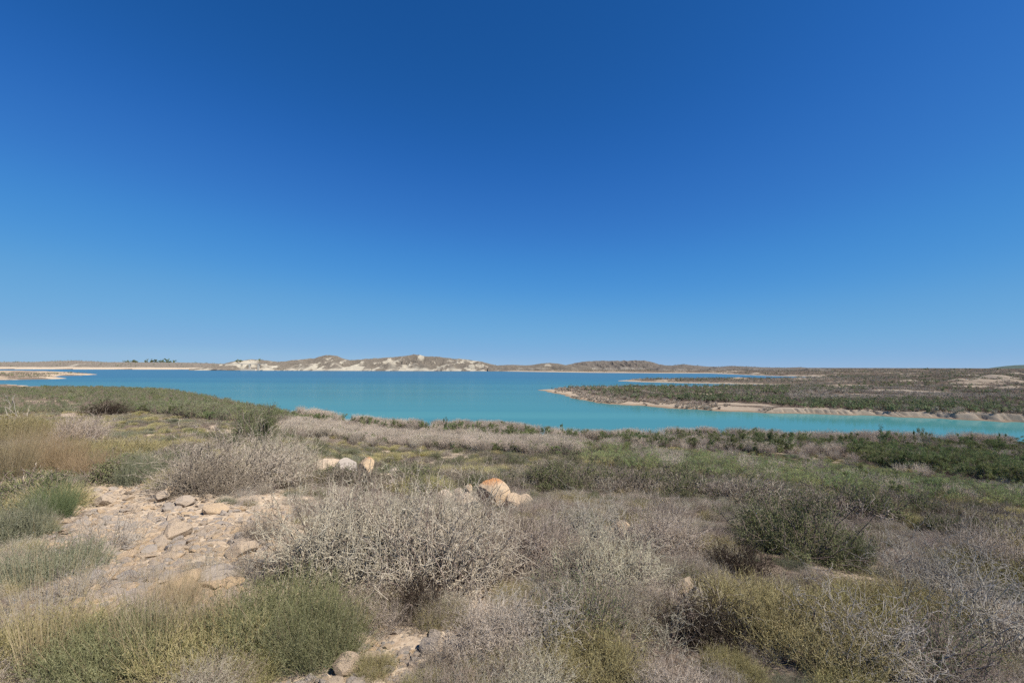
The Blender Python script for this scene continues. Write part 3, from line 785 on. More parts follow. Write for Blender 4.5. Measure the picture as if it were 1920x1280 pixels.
def rock_mesh(seed, mat, sub=4, cuts=16, rough=.05):
    import bmesh
    rng = np.random.default_rng(seed)
    bm = bmesh.new(); bmesh.ops.create_icosphere(bm, subdivisions=sub, radius=1.0)
    P = np.array([v.co[:] for v in bm.verts])
    for c in range(cuts):
        n = rng.normal(size=3); n /= np.linalg.norm(n)
        t = rng.uniform(.5, .88)
        P = P - np.maximum(P @ n - t, 0)[:, None] * n * .97
    P = P * (1 + rough * (fbm(P[:, 0] * 2.2 + P[:, 2] * 1.3 + seed, P[:, 1] * 2.2 - P[:, 2], 4, seed) - .5)[:, None] * 2.4)
    for v, p in zip(bm.verts, P):
        v.co = p
    me = bpy.data.meshes.new('boulder'); bm.to_mesh(me); bm.free()
    me.materials.append(mat)
    return me
ROCKS = [rock_mesh(s, M['rock'], 4, 14) for s in range(900, 908)]
PEBB = [rock_mesh(s, M['rock'] if s % 6 else M['rockgrey'], 2, 9) for s in range(920, 926)]

# ------------------------------------------------------------------ placing
DIM = {k: [dims(p) for p in v] for k, v in FORMS.items()}
NAMES = {}
def place(kind, i, x, y, z, s, rz, name, label=None, cat='shrub', group=None, tilt=(0, 0)):
    parts = FORMS[kind][i % len(FORMS[kind])]
    r = bpy.data.objects.new(name, None); COL.objects.link(r)
    r.location = (x, y, z); r.rotation_euler = (tilt[0], tilt[1], rz)
    r.scale = s if hasattr(s, '__len__') else (s, s, s)
    r.empty_display_size = .1
    tag(r, label, cat, group)
    for pn, me in parts:
        link(pn, me, r)
    return r

rnd = random.Random(5)
PLACED = []      # x, y, radius of hand placed plants
def put(kind, px, py, ytop, w, name, label, cat='shrub', group=None, i=None, depth=1.0, rz=None):
    x, y, ok = ground_hit(px, py, 300)
    x, y = float(x[0]), float(y[0]); z = float(zland(np.array([x]), np.array([y]))[0])
    d = y
    i = rnd.randrange(8) if i is None else i
    W0, H0 = DIM[kind][i % len(FORMS[kind])]
    wx = w * d / F; hz = (py - ytop) * d / F
    PLACED.append((x, y, wx * .42))
    return place(kind, i, x, y, z - .02, (wx / W0, wx / W0 * depth, hz / H0), rnd.uniform(0, 6.28) if rz is None else rz, name, label, cat, group)

SH = 'shrubs in the foreground'
HAND = [
 ('dry', 655, 1085, 915, 300, 'dry_shrub', 'large grey leafless thorny shrub below the pale boulders, left half of the biggest tangle'),
 ('dry', 835, 1100, 905, 320, 'dry_shrub', 'large grey leafless thorny shrub in the middle foreground, below the orange topped boulder'),
 ('dry', 440, 915, 800, 280, 'dry_shrub', 'broad grey twiggy shrub above the stony bare slope'),
 ('drybrown', 395, 925, 850, 170, 'dry_shrub', 'brown leafless shrub at the upper edge of the stony bare slope'),
 ('dry', 530, 905, 808, 170, 'dry_shrub', 'upright pale twiggy shrub directly left of the pale rounded boulders'),
 ('dry', 1010, 1080, 965, 210, 'dry_shrub', 'grey leafless shrub right below the orange topped boulder'),
 ('drybrown', 985, 1040, 955, 150, 'dry_shrub', 'brownish leafless shrub just below the boulder group with the orange top'),
 ('dry', 1150, 1105, 985, 250, 'dry_shrub', 'wide grey thorny shrub below the small rocks right of centre'),
 ('dry', 1250, 1040, 940, 210, 'dry_shrub', 'rounded pale grey leafless shrub left of the dark green round shrub'),
 ('dry', 640, 985, 905, 190, 'dry_shrub', 'pale grey leafless shrub touching the foot of the pale rounded boulders'),
 ('dry', 800, 985, 915, 200, 'dry_shrub', 'pale grey leafless shrub between the two boulder groups'),
 ('spiny', 1000, 1215, 1110, 230, 'thorny_shrub', 'open pale grey thorny shrub at the bottom centre right'),
 ('dry', 930, 1240, 1130, 210, 'dry_shrub', 'brownish grey leafless shrub beside the sandy patch at the bottom edge'),
 ('spinyleaf', 1110, 1190, 1075, 210, 'thorny_shrub', 'thorny shrub with sparse small yellow green leaves, bottom centre right'),
 ('hollow', 1320, 1185, 1095, 210, 'bare_shrub', 'arching bare branches over a dark hollow, left of the olive tuft'),
 ('hollow', 1230, 1225, 1130, 190, 'bare_shrub', 'low pale bare branches over dark shade at the bottom edge'),
 ('shadetwigs', 1330, 1205, 1115, 170, 'painted_shade_shrub', 'nearly black twigs painted as shade under arching pale branches, bottom centre right'),  # shade of the hollow painted as near-black twigs
 ('shadetwigs', 1778, 985, 958, 110, 'painted_shade_shrub', 'low dark twigs painted as shade on the slope at the right, above the silvery shrub'),
 ('shadetwigs', 775, 1150, 1085, 120, 'painted_shade_shrub', 'dark twigs painted as the shade under the large grey thorny shrub'),
 ('rush', 520, 1200, 1070, 250, 'rush_tuft', 'dense dark green rush like tuft at the bottom edge, left of centre'),
 ('rush', 600, 1240, 1110, 170, 'rush_tuft', 'smaller green rush like tuft touching the sandy patch at the bottom edge'),
 ('olive', 1420, 1160, 1072, 220, 'broom_tuft', 'yellow olive broom like tuft right of the dark hollow'),
 ('olive', 1520, 1215, 1085, 260, 'broom_tuft', 'large yellow olive broom like tuft at the bottom edge, right of centre'),
 ('olive', 1640, 1170, 1075, 200, 'broom_tuft', 'olive broom like tuft half covered by pale thorny branches'),
 ('olive', 1100, 1262, 1160, 220, 'broom_tuft', 'low yellow green tuft at the bottom edge below the leafy thorny shrub'),
 ('green', 1495, 1040, 945, 225, 'round_shrub', 'round dense dark green shrub on the right side of the foreground'),
 ('green', 1590, 1065, 1010, 110, 'round_shrub', 'lower dark green shrub touching the right side of the round green shrub'),
 ('greyfine', 1690, 1065, 1000, 200, 'grey_shrub', 'fine silvery grey cushion shrub right of the round green shrub'),
 ('greyfine', 1750, 1125, 1060, 180, 'grey_shrub', 'fine silvery grey shrub tangled below pale branches on the right'),
 ('spiny', 1620, 1235, 1110, 280, 'thorny_shrub', 'pale thorny shrub with thick bleached branches in front of the olive tufts'),
 ('spiny', 1790, 1130, 1015, 260, 'thorny_shrub', 'pale thorny tangle rising above the olive stems on the right'),
 ('spiny', 1860, 1215, 1080, 300, 'thorny_shrub', 'dense pale thorny tangle in the bottom right corner'),
 ('spinyleaf', 1740, 1250, 1150, 220, 'thorny_shrub', 'thorny shrub with small yellowish leaves at the bottom right edge'),
 ('olive', 1720, 1165, 1075, 190, 'broom_tuft', 'olive stems growing up through the pale thorns on the right'),
 ('olive', 1855, 1090, 1020, 180, 'broom_tuft', 'yellow green tuft behind the pale thorny tangle at the right edge'),
 ('dry', 1885, 1080, 985, 190, 'dry_shrub', 'grey twiggy shrub at the right edge above the thorny tangle'),
 ('olive', 1345, 1032, 998, 85, 'yellow_shrub', 'small yellow green cushion shrub above a dark shaded gap'),
 ('shadetwigs', 1385, 1078, 1022, 135, 'dry_shrub', 'shrub with its shade painted as dark twigs, below the small yellow shrub'),  # shade put into the twig colour here
 ('olive', 1075, 955, 920, 85, 'yellow_shrub', 'small mustard green shrub right of the orange topped boulder'),
 ('olive', 1180, 985, 950, 75, 'yellow_shrub', 'small mustard shrub just above the low rocks right of centre'),
 ('olive', 60, 1225, 1140, 250, 'grass_tuft', 'olive green grass tuft in the bottom left corner'),
 ('rush', 215, 1250, 1145, 260, 'grass_tuft', 'green grass tuft with straw stalks at the bottom edge, second from left'),
 ('olive', 370, 1240, 1125, 230, 'grass_tuft', 'yellow green grass tuft at the bottom left, below the stony slope'),
 ('straw', 290, 1240, 1040, 170, 'grass_tuft', 'sparse tall straw coloured grass standing in front of the stony slope'),
 ('straw', 395, 1200, 1030, 120, 'grass_tuft', 'thin tall straw stalks left of the dark green rush tuft'),
 ('straw', 90, 1255, 1010, 150, 'grass_tuft', 'long straw stalks crossing the bottom left corner'),
 ('greygreen', 75, 1090, 1030, 200, 'mat_shrub', 'grey green mat like shrub at the left edge of the stony slope'),
 ('greygreen', 10, 1020, 940, 130, 'mat_shrub', 'grey green shrub cut by the left edge of the picture'),
 ('bright', 98, 975, 905, 80, 'green_tuft', 'small fresh green tuft at the upper left of the stony slope'),
 ('greyfine', 205, 1030, 960, 130, 'grey_shrub', 'low ash grey twiggy shrub on the stony slope'),
 ('greyfine', 265, 1090, 1055, 80, 'grey_shrub', 'very small grey twiggy plant in the middle of the stony slope'),
 ('greyfine', 480, 1075, 1020, 110, 'grey_shrub', 'small grey twiggy plant at the right edge of the stony slope above the rush tuft'),
 ('drybrown', 500, 1010, 960, 110, 'dry_shrub', 'low brown twiggy plant at the upper right of the stony slope'),
 ('greyfine', 150, 1115, 1050, 150, 'grey_shrub', 'ash grey twiggy shrub at the lower left of the stony slope'),
 ('strawdense', 330, 1140, 1075, 100, 'grass_tuft', 'thin straw tuft at the lower edge of the stony slope'),
 ('greyfine', 380, 1070, 1030, 70, 'grey_shrub', 'very small grey plant beside the flat slab of rock'),
 ('strawdense', 18, 915, 790, 90, 'grass_tuft', 'tall pale straw grass tuft at the left edge'),
 ('orange', 110, 900, 805, 100, 'grass_tuft', 'rusty orange dry grass tuft near the left edge'),
 ('orange', 165, 905, 840, 90, 'grass_tuft', 'pinkish brown dry grass tuft beside the rusty orange one'),
 ('strawdense', 60, 890, 800, 70, 'grass_tuft', 'straw grass between the pale and the rusty tufts at the left'),
 ('olive', 220, 865, 800, 140, 'yellow_shrub', 'olive green bushy shrub left of the broad grey twiggy shrub'),
 ('greygreen', 290, 900, 850, 120, 'mat_shrub', 'dull green low shrub at the upper edge of the stony slope'),
 ('olive', 20, 830, 755, 110, 'yellow_shrub', 'yellow green shrub under the bleached dead branches at the left edge'),
 ('olive', 95, 820, 770, 100, 'yellow_shrub', 'yellow green shrub right of the bleached dead branches'),
 ('dry', 155, 830, 775, 110, 'dry_shrub', 'whitish twiggy dead shrub near the left edge above the rusty grass'),
 ('deadbranch', 40, 790, 742, 80, 'dead_shrub', 'bleached bare dead branches at the left edge'),
 ('green', 470, 835, 772, 110, 'round_shrub', 'grey green shrub above the broad twiggy shrub, pale leafed'),
 ('shadetwigs', 200, 778, 752, 80, 'dry_shrub', 'dark brown twigs painted as shade under the green thicket on the upper left'),  # dark twigs added for the shade below the thicket
 ('green', 785, 930, 895, 45, 'round_shrub', 'small dark green shrub between the two boulder groups'),
 ('spiny', 1110, 1010, 930, 160, 'thorny_shrub', 'pale thorny shrub just left of the low rocks right of centre'),
 ('olive', 700, 1262, 1215, 90, 'low_plant', 'small dry olive plant on the sandy patch at the bottom edge'),
 ('drybrown', 830, 1262, 1210, 110, 'dry_shrub', 'low brown dead plant beside stones at the bottom edge'),
]
for k, px, py, yt, w, nm, lab in HAND:
    cat = {'rush_tuft': 'tuft', 'broom_tuft': 'tuft', 'grass_tuft': 'grass tuft', 'green_tuft': 'tuft', 'low_plant': 'plant', 'dead_shrub': 'dead shrub'}.get(nm, 'shrub')
    put(k, px, py, yt, w, nm, lab, cat)

# boulders: centre column, foot row, width, height in photo pixels
def boulder(px, py, w, h, label, mesh, depth=.8, rz=0, tx=0, sink=.25, name='boulder'):
    x, y, ok = ground_hit(px, py, 300); x, y = float(x[0]), float(y[0])
    z = float(zland(np.array([x]), np.array([y]))[0])
    k = y / F
    h = h * 1.05; w = w * (1.1 if py < 960 else .85)
    o = link(name, mesh, None, (x, y, z + h * k * (.5 - sink * .5)), rz)
    o.rotation_euler = (tx, 0, rz)
    o.scale = (w * k * .56, w * k * .56 * depth, h * k * .62)
    tag(o, label, 'boulder' if name == 'boulder' else 'stone', 'boulders on the slope' if name == 'boulder' else None)
    PLACED.append((x, y - w * k * .35, w * k * .85))
    return o
RL = rock_mesh(946, M['rocklichen'], 5, 7, .07); RP = rock_mesh(951, M['rockpeak'], 5, 18)
R5 = [rock_mesh(s, M['rock'], 5, 12, .05) for s in (960, 961, 962, 963)]
BO = [
 (612, 908, 66, 48, 'broad pale rounded boulder, leftmost of the upper boulder group', R5[0]),
 (648, 914, 50, 52, 'rounded pale boulder second from left in the upper boulder group', R5[1]),
 (688, 903, 30, 44, 'pointed upright boulder with a faint orange tip', RP),
 (690, 917, 40, 22, 'low cream boulder under the pointed one', R5[2]),
 (722, 912, 48, 28, 'flat topped boulder right of the pointed one', R5[3]),
 (742, 905, 30, 26, 'overhanging hooked boulder at the right end of the upper group', R5[1]),
 (735, 924, 36, 26, 'pale boulder under the hooked one', R5[0]),
 (921, 948, 58, 48, 'largest boulder of the lower group with bright orange lichen on top', RL),
 (962, 948, 40, 26, 'low tan boulder right of the orange topped one', R5[2]),
 (985, 946, 26, 20, 'small tan boulder at the right end of the lower group', R5[0]),
 (868, 951, 60, 28, 'wide low cream boulder left of the orange topped one', R5[3]),
 (859, 931, 16, 16, 'small white round stone standing on the wide low boulder', R5[1]),
 (879, 935, 16, 26, 'narrow upright stone beside the orange topped boulder', RP),
 (832, 940, 30, 22, 'cream boulder at the left end of the lower group', R5[0]),
 (1165, 1003, 46, 26, 'low pale rock in the small group right of centre', R5[1]),
 (1195, 1008, 38, 26, 'cracked tan rock in the small group right of centre', R5[2]),
 (1140, 1000, 30, 18, 'small rock at the left end of the group right of centre', R5[3]),
 (1285, 1112, 50, 34, 'tan rock between the thorny shrub and the olive tuft', R5[3]),
 (1308, 1122, 28, 22, 'small bright tan rock beside the dark hollow', R5[0]),
 (405, 1085, 84, 26, 'long flat slab of rock low on the stony slope', R5[3]),
 (350, 1095, 70, 26, 'flat orange tinted slab left of the long slab', R5[2]),
 (455, 1040, 60, 26, 'squared cream rock above the long slab', R5[1]),
 (330, 1008, 60, 30, 'cream rock with a grey top in the middle of the stony slope', R5[0]),
 (320, 930, 22, 18, 'round cream stone at the top of the stony slope', R5[1]),
 (306, 938, 22, 18, 'cream stone touching the round one at the top of the stony slope', R5[0]),
 (345, 948, 34, 18, 'flat cream rock below the round stones at the top of the stony slope', R5[2]),
 (405, 962, 46, 22, 'pale rock under the brown leafless shrub', R5[3]),
 (200, 945, 36, 20, 'cream rock at the upper left of the stony slope', R5[2]),
 (645, 1262, 60, 34, 'pale orange stained rock at the bottom edge', R5[2]),
 (805, 1220, 44, 24, 'grey flat stone on the sandy patch at the bottom edge', R5[3]),
 (1560, 955, 26, 14, 'small cream rock above the silvery shrub on the right', R5[0]),
 (455, 776, 26, 9, 'cream rock ledge beside the green thicket on the upper left', R5[2]),
 (1035, 842, 0, 0, '', None),
]
for i, (px, py, w, h, lab, me) in enumerate(BO):
    if w: boulder(px, py, w, h, lab, me, rz=(i * 1.7) % 6.28 if me is not RL and me is not RP else 0)

# ------------------------------------------------------------------ wording of labels for repeats
LM = [('the orange topped boulder', 921, 925), ('the pointed boulder', 688, 885), ('the round dark green shrub', 1495, 1000), ('the tallest tamarisk', 1650, 830), ('the stony slope', 330, 1020),
      ('the bleached dead branches', 35, 770), ('the rusty orange grass', 110, 870), ('the broad grey shrub', 440, 870), ('the cracked tan rock', 1180, 995), ('the small yellow green shrub', 1335, 1010),
      ('the pale rock ledge', 455, 774), ('the silvery cushion shrub', 1690, 1030), ('the pale thorny tangle', 1860, 1130), ('the dark hollow', 1330, 1170), ('the sandy patch', 760, 1230),
      ('the umbrella shaped tree', 1821, 825), ('the tallest mid shore tamarisk', 1055, 812), ('the shrubby peninsula tip', 1012, 731), ('the pale dune across the water', 1868, 715),
      ('the dark bank gully', 1728, 778), ('the thin spit end', 1156, 713), ('the canal bridge', 470, 687), ('the left spit tip', 180, 702), ('the rounded shore tamarisks', 1418, 822),
      ('the cut bank left end', 1460, 768), ('the pale leafed green shrub', 470, 800), ('the small mustard shrub', 1075, 935), ('the long flat slab', 405, 1085), ('the squared cream rock', 455, 1040), ('the round cream stone', 320, 930), ('the ash grey shrub', 205, 1000), ('the grey topped rock', 330, 1008), ('the fresh green tuft', 98, 940), ('the dark green rush tuft', 520, 1140), ('the two tuft tamarisk', 1733, 830), ('the wide shore tamarisk', 1380, 822), ('the round shoreline bush', 1590, 826), ('the dark shoreline tamarisk', 836, 800), ('the small shoreline tamarisk', 740, 797), ('the cream rock on the right', 1560, 950), ('the thin leaning sapling', 1877, 830), ('the painted shade twigs', 200, 765), ('the lower dark green shrub', 1590, 1040), ('the leafy thorny shrub', 1110, 1135)]
ORD = 'nearest second third fourth fifth sixth seventh eighth ninth tenth eleventh twelfth thirteenth fourteenth fifteenth sixteenth seventeenth eighteenth nineteenth twentieth'.split()
ORD += ['twenty ' + w for w in 'first second third fourth fifth sixth seventh eighth ninth'.split()] + ['thirtieth'] + ['thirty ' + w for w in 'first second third fourth fifth sixth seventh eighth ninth'.split()] + ['fortieth']
SHORT = {'green': 'small leafy green shrub', 'dry': 'small dry grey shrub', 'drybrown': 'small brown twiggy shrub', 'olive': 'small olive tuft', 'greyfine': 'small ash grey shrub', 'greygreen': 'small sage green tuft', 'tam': 'dark green tamarisk bush', 'tamlight': 'light green feathery bush', 'tamgrey': 'dull grey green bush', 'tamtall': 'thin stemmed tamarisk', 'thicket': 'pale dead brush clump', 'drysmall': 'low grey twiggy bush',
         'brownsmall': 'low brown bush', 'greysmall': 'ash grey cushion bush', 'olivesmall': 'olive cushion bush', 'yellowsmall': 'mustard cushion bush', 'greengrey': 'sage green cushion bush', 'tamfar': 'far dark green bush',
         'tamgreyfar': 'far grey green bush', 'brownfar': 'far brown bush', 'thicketfar': 'far pale dead brush', 'drymid': 'taller grey thorny bush', 'brownmid': 'taller dark brown bush', 'greensmall': 'dark green leafy bush', 'stone': 'loose cream stone', 'sandstone': 'loose pale stone'}
USED = {}
def where_label(kind, x, y):
    d = [(abs(x - a) + 2.2 * abs(y - b), k) for k, (_, a, b) in enumerate(LM)]
    k = min(d)[1]; _, a, b = LM[k]
    side = ('right of' if x > a else 'left of') if abs(x - a) > 1.6 * abs(y - b) else ('above' if y < b else 'below')
    key = (kind, k, side); c = USED.get(key, 0); USED[key] = c + 1
    if c < 40:
        return SHORT[kind] + (', nearest one ' if c == 0 else ', ' + ORD[c] + ' nearest ') + side + ' ' + LM[k][0]
    return SHORT[kind] + ', farther out, ' + side + ' ' + LM[k][0]

# scattered stones of the bare slope and the sandy patch
STONE_ZONE = [(150, 915), (290, 900), (430, 945), (560, 950), (560, 1040), (450, 1150), (150, 1150), (40, 1060)]
SAND_ZONE = [(600, 1180), (900, 1170), (920, 1290), (600, 1290)]
rng = np.random.default_rng(77)
def sample_zone(poly, n):
    out = []
    a = np.array(poly, float)
    X = rng.uniform(a[:, 0].min(), a[:, 0].max(), n * 3); Y = rng.uniform(a[:, 1].min(), a[:, 1].max(), n * 3)
    m = signed_dist(poly, X, Y) > 0
    X, Y = X[m][:n], Y[m][:n]
    return ground_hit(X, Y, 60)[:2]
sx, sy = sample_zone(STONE_ZONE, 245); tx_, ty_ = sample_zone(SAND_ZONE, 50)
sx = np.concatenate([sx, tx_]); sy = np.concatenate([sy, ty_]); sz = zland(sx, sy)
spx = list(zip(*to_px(sx, sy, sz)))
for i in range(len(sx)):
    s = (.022 + .10 * rng.uniform() ** 2.0) * (sy[i] / 5) ** .5
    s *= (.7 if i > 244 else 1)
    o = link('stone', ROCKS[i % 8], None, (sx[i], sy[i], sz[i] + s * .15), rng.uniform(0, 6.28))
    o.scale = (s * rng.uniform(1, 1.6), s, s * rng.uniform(.45, .8)); o.rotation_euler[0] = rng.uniform(-.3, .3)
    if i < 245:
        tag(o, where_label('stone', *spx[i]), 'stone', 'loose stones on the stony slope')
    else:
        tag(o, where_label('sandstone', *spx[i]), 'stone', 'loose stones on the sandy patch')

# ------------------------------------------------------------------ masses of vegetation
def scatter_mass(name, label, sources, x, y, z, scl, rz, idx, tilt=None):
    """ONE object of stuff: instances of the given plant or stone meshes on its own points"""
    n = len(x)
    me = bpy.data.meshes.new(name)
    me.vertices.add(n); me.vertices.foreach_set('co', np.stack([x, y, z], 1).astype(np.float32).ravel())
    a = me.attributes.new('scl', 'FLOAT_VECTOR', 'POINT')
    s = np.stack([scl, scl, scl], 1) if scl.ndim == 1 else scl
    a.data.foreach_set('vector', s.astype(np.float32).ravel())
    a = me.attributes.new('rot', 'FLOAT_VECTOR', 'POINT')
    t = np.random.default_rng(n).normal(size=(n, 2)) * .06 if tilt is None else tilt
    a.data.foreach_set('vector', np.stack([t[:, 0], t[:, 1], rz], 1).astype(np.float32).ravel())
    a = me.attributes.new('idx', 'INT', 'POINT'); a.data.foreach_set('value', (idx % len(sources)).astype(np.int32))
    o = link(name, me); tag(o, label, kind='stuff')
    ng = bpy.data.node_groups.new(name, 'GeometryNodeTree')
    ng.interface.new_socket('Geometry', in_out='INPUT', socket_type='NodeSocketGeometry')
    ng.interface.new_socket('Geometry', in_out='OUTPUT', socket_type='NodeSocketGeometry')
    N = ng.nodes.new; L = ng.links.new
    gi = N('NodeGroupInput'); go = N('NodeGroupOutput')
    jn = N('GeometryNodeJoinGeometry')
    for src in reversed(sources):
        g1 = N('GeometryNodeGeometryToInstance')
        for ob in src:
            oi = N('GeometryNodeObjectInfo'); oi.inputs['Object'].default_value = ob; oi.transform_space = 'ORIGINAL'
            L(oi.outputs['Geometry'], g1.inputs[0])
        L(g1.outputs[0], jn.inputs[0])
    ip = N('GeometryNodeInstanceOnPoints'); ip.inputs['Pick Instance'].default_value = True
    def attr(nm, ty):
        q = N('GeometryNodeInputNamedAttribute'); q.data_type = ty; q.inputs[0].default_value = nm; return q.outputs[0]
    L(gi.outputs[0], ip.inputs['Points']); L(jn.outputs[0], ip.inputs['Instance'])
    L(attr('idx', 'INT'), ip.inputs['Instance Index']); L(attr('rot', 'FLOAT_VECTOR'), ip.inputs['Rotation']); L(attr('scl', 'FLOAT_VECTOR'), ip.inputs['Scale'])
    L(ip.outputs[0], go.inputs[0])
    md = o.modifiers.new('scatter', 'NODES'); md.node_group = ng
    return o

# gravel between the stones
gx, gy = sample_zone([(60, 880), (620, 900), (700, 1100), (960, 1180), (960, 1290), (0, 1290), (0, 980)], 15000)
near = np.hypot(gx, gy) < 14; gx, gy = gx[near], gy[near]
peb = []
for i, me in enumerate(PEBB):
    o = link('stone', me, None, (sx[i] + .1, sy[i] + .05, sz[i] + .01), 0, .03)
    tag(o, where_label('stone', spx[i][0] + 8, spx[i][1] + 2), 'stone', 'loose stones on the stony slope'); peb.append([o])
hx, hy = sample_zone(STONE_ZONE, 3200)
t2, u2 = sample_zone([(560, 1130), (960, 1130), (980, 1290), (560, 1290)], 260)
t3, u3 = sample_zone([(600, 870), (1250, 940), (1250, 1030), (560, 960)], 260)
hx = np.concatenate([hx, t2, t3]); hy = np.concatenate([hy, u2, u3]); n = len(hx)
hs_ = (.014 + .06 * rng.uniform(size=n) ** 2.0) * np.clip(hy / 5, .6, 3) ** .5
rk = []
for i in range(6):
    rk.append([bpy.data.objects['stone' if i == 0 else 'stone.%03d' % i]])
scatter_mass('rubble', 'angular cream rubble covering the bare slope', rk, hx, hy, zland(hx, hy), np.stack([hs_ * rng.uniform(1, 1.6, n), hs_, hs_ * rng.uniform(.4, .8, n)], 1), rng.uniform(0, 6.28, n), rng.integers(0, 6, n), rng.normal(size=(n, 2)) * .35)
n = len(gx)
scatter_mass('gravel', 'small pale gravel on the bare slope', peb, gx, gy, zland(gx, gy), np.stack([(.008 + .030 * rng.uniform(size=n) ** 2.5) * rng.uniform(.8, 1.5, n), .008 + .026 * rng.uniform(size=n) ** 2.5, .006 + .016 * rng.uniform(size=n) ** 2], 1), rng.uniform(0, 6.28, n), rng.integers(0, 6, n))

POOL = {}
def pool(kind, x, y, z, s, far=False):
    POOL.setdefault(kind, []).append(np.stack([x, y, z, s], 1))

def in_poly(poly, X, Y):
    return signed_dist(poly, X, Y) > 0
GREEN_R = [(1570, 850), (1690, 840), (1920, 842), (2100, 850), (2100, 940), (1920, 918), (1780, 893), (1650, 878)]
GREEN_L = [(1060, 838), (1200, 846), (1330, 858), (1450, 870), (1600, 888), (1750, 906), (1920, 928), (2100, 940), (2100, 985), (1920, 962), (1700, 942), (1500, 922), (1300, 896), (1100, 872)]
DEAD = [(540, 772), (700, 800), (900, 806), (1200, 822), (1640, 832), (1660, 862), (1500, 855), (1300, 844), (1100, 834), (900, 824), (700, 808), (560, 792)]
LEFTG = [(-300, 700), (60, 723), (340, 730), (560, 776), (575, 792), (440, 795), (330, 782), (200, 764), (60, 745), (-300, 735)]
DARKG = [(560, 796), (700, 812), (900, 828), (1080, 838), (1080, 862), (900, 848), (700, 832), (520, 815)]

def scatter_near():
    R = np.random.default_rng(11)
    # world uniform over the near land inside the view
    n = 60000
    az = np.radians(R.uniform(-53, 53, n)); d = np.sqrt(R.uniform(3.2 ** 2, 135 ** 2, n))
    n2 = 26000
    az = np.concatenate([az, np.radians(R.uniform(-53, -12, n2))]); d = np.concatenate([d, np.sqrt(R.uniform(135 ** 2, 400 ** 2, n2))])
    n3 = 26000
    az = np.concatenate([az, np.radians(R.uniform(-52, 52, n3))]); d = np.concatenate([d, 2.3 * (15 / 2.3) ** R.uniform(0, 1, n3)])
    x = d * np.sin(az); y = d * np.cos(az)
    z, sn, sf, ss, _, _ = zland(x, y, True)
    px, py = to_px(x, y, z)
    u = R.uniform(size=len(x)); v = R.uniform(size=len(x))
    ok = (sn > -1.5) & (py < 1330)
    x, y, z, sn, px, py, u, v, d = [a[ok] for a in (x, y, z, sn, px, py, u, v, d)]
    inG = in_poly(GREEN_R, px, py); inL = in_poly(GREEN_L, px, py) & ~inG; inD = in_poly(DEAD, px, py)
    inLG = in_poly(LEFTG, px, py); inDG = in_poly(DARKG, px, py)
    nz = fbm(x / 6, y / 6, 4, 201); nz2 = fbm(x / 14, y / 14, 3, 205); nz3 = fbm(x / 3, y / 3, 3, 207)
    open_ = fbm(x / 5, y / 5, 5, 63) < .60
    shore = (sn < 3.5) & (px > 540)
    used = np.zeros(len(x), bool)
    def take(kind, m, s0, s1, dens=1.0):
        m = m & ~used & (v < dens)
        used[m] = True
        k = m.sum()
        pool(kind, x[m], y[m], z[m] - .03, R.uniform(s0, s1, k))
        used[...] = used | m
    # dead brush standing at and in the water
    sub = (sn < 1.5)
    take('thicket', sub & (px > 560) & (px < 1900) & (nz > .40), .55, 1.3, .7)
    used |= sn < .5
    used |= sub & (px <= 560)
    take('tam', inG & (u < .62) & (nz3 > .36), .4, 1.05, .6); take('thicket', inG & (u < .68), .4, .8, .5); take('tamlight', inG & (nz3 < .55), .5, 1.15, .4); take('tamgrey', inG, .6, 1.1, .2); used |= inG
    take('tamtall', inD & (u < .04) & (nz2 > .36), .4, .8); tm = np.where((px > 1330) & (px < 1560), .40, .485) + .5 * (sn < 4); take('tam', inD & (u > .78) & (nz > tm), .4, .95, .8); take('tamlight', inD & (u > .72) & (nz > tm), .5, .95, .5)
    take('thicket', inD & (nz3 > .36) & (u < .5), .35, .75, .5); take('thicket', inD & (nz3 > .55), .8, 1.15, .12); take('drysmall', inD & (u < .5), .8, 1.4, .5); used |= inD
    take('tamlight', inL & (u < .55), .5, .85, .9); take('tamgrey', inL & (u < .68), .5, .85, .8); take('tam', inL & (u < .72) & (nz > .55), .35, .6); take('olivesmall', inL & (u < .80), 1.2, 2.2)
    take('thicket', inL & (u < .86) & (nz3 > .5), .4, .75); used |= inL & (u < .93)
    take('tam', inDG & (u < .22), .35, .62); take('thicket', inDG & (u < .45), .6, .9); take('tamgrey', inDG & (u < .6), .5, .8)
    far = d > 120
    take('tamgrey', inLG & (u < .55), .9, 1.6, np.where(far, .8, .55)); take('tam', inLG & (u < .80), .55, .95, np.where(far, .8, .35)); take('tamlight', inLG & (u < .88), .8, 1.4, .5)
    take('drysmall', inLG & (d < 80), .9, 1.5, .5); used |= inLG & far
    take('tamgrey', far & (u < .5), .8, 1.4, .5); used |= far
    # the dry slope: patches of one kind or another
    stone = in_poly(STONE_ZONE, px, py) | in_poly(SAND_ZONE, px, py)
    used |= stone
    for (a, b, r) in PLACED:
        if b < 14:
            used |= (np.hypot(x - a, y - b) < r * .95)
    used |= (~open_) & (u < .85)
    rest = ~used
    nearb = d < 13
    q_ = np.clip(.017 * d ** 2, 0, .6) * np.where(fbm(x / .9, y / .9, 3, 411) > .5, 1.2, .35) * np.where(((px > 1340) & (py > 1060)) | ((px < 640) & (py > 1110)), .3, 1) * np.where((np.abs(px - 1325) < 75) & (np.abs(py - 1180) < 60), 0, 1); take('dry', rest & nearb & (u < .36), .22, .55, q_); take('drybrown', rest & nearb & (u < .56), .24, .52, q_)
    take('olive', rest & nearb & (u < .72) & (nz > .42), .25, .5, q_); take('greyfine', rest & nearb & (u < .82), .3, .6, q_); take('green', rest & nearb & (u < .85), .25, .5, q_); take('greygreen', rest & nearb & (u < .93), .25, .5, q_); used |= nearb
    g = np.where(d > 30, .8, .95) * np.clip(1.25 - d / 200, .5, 1)
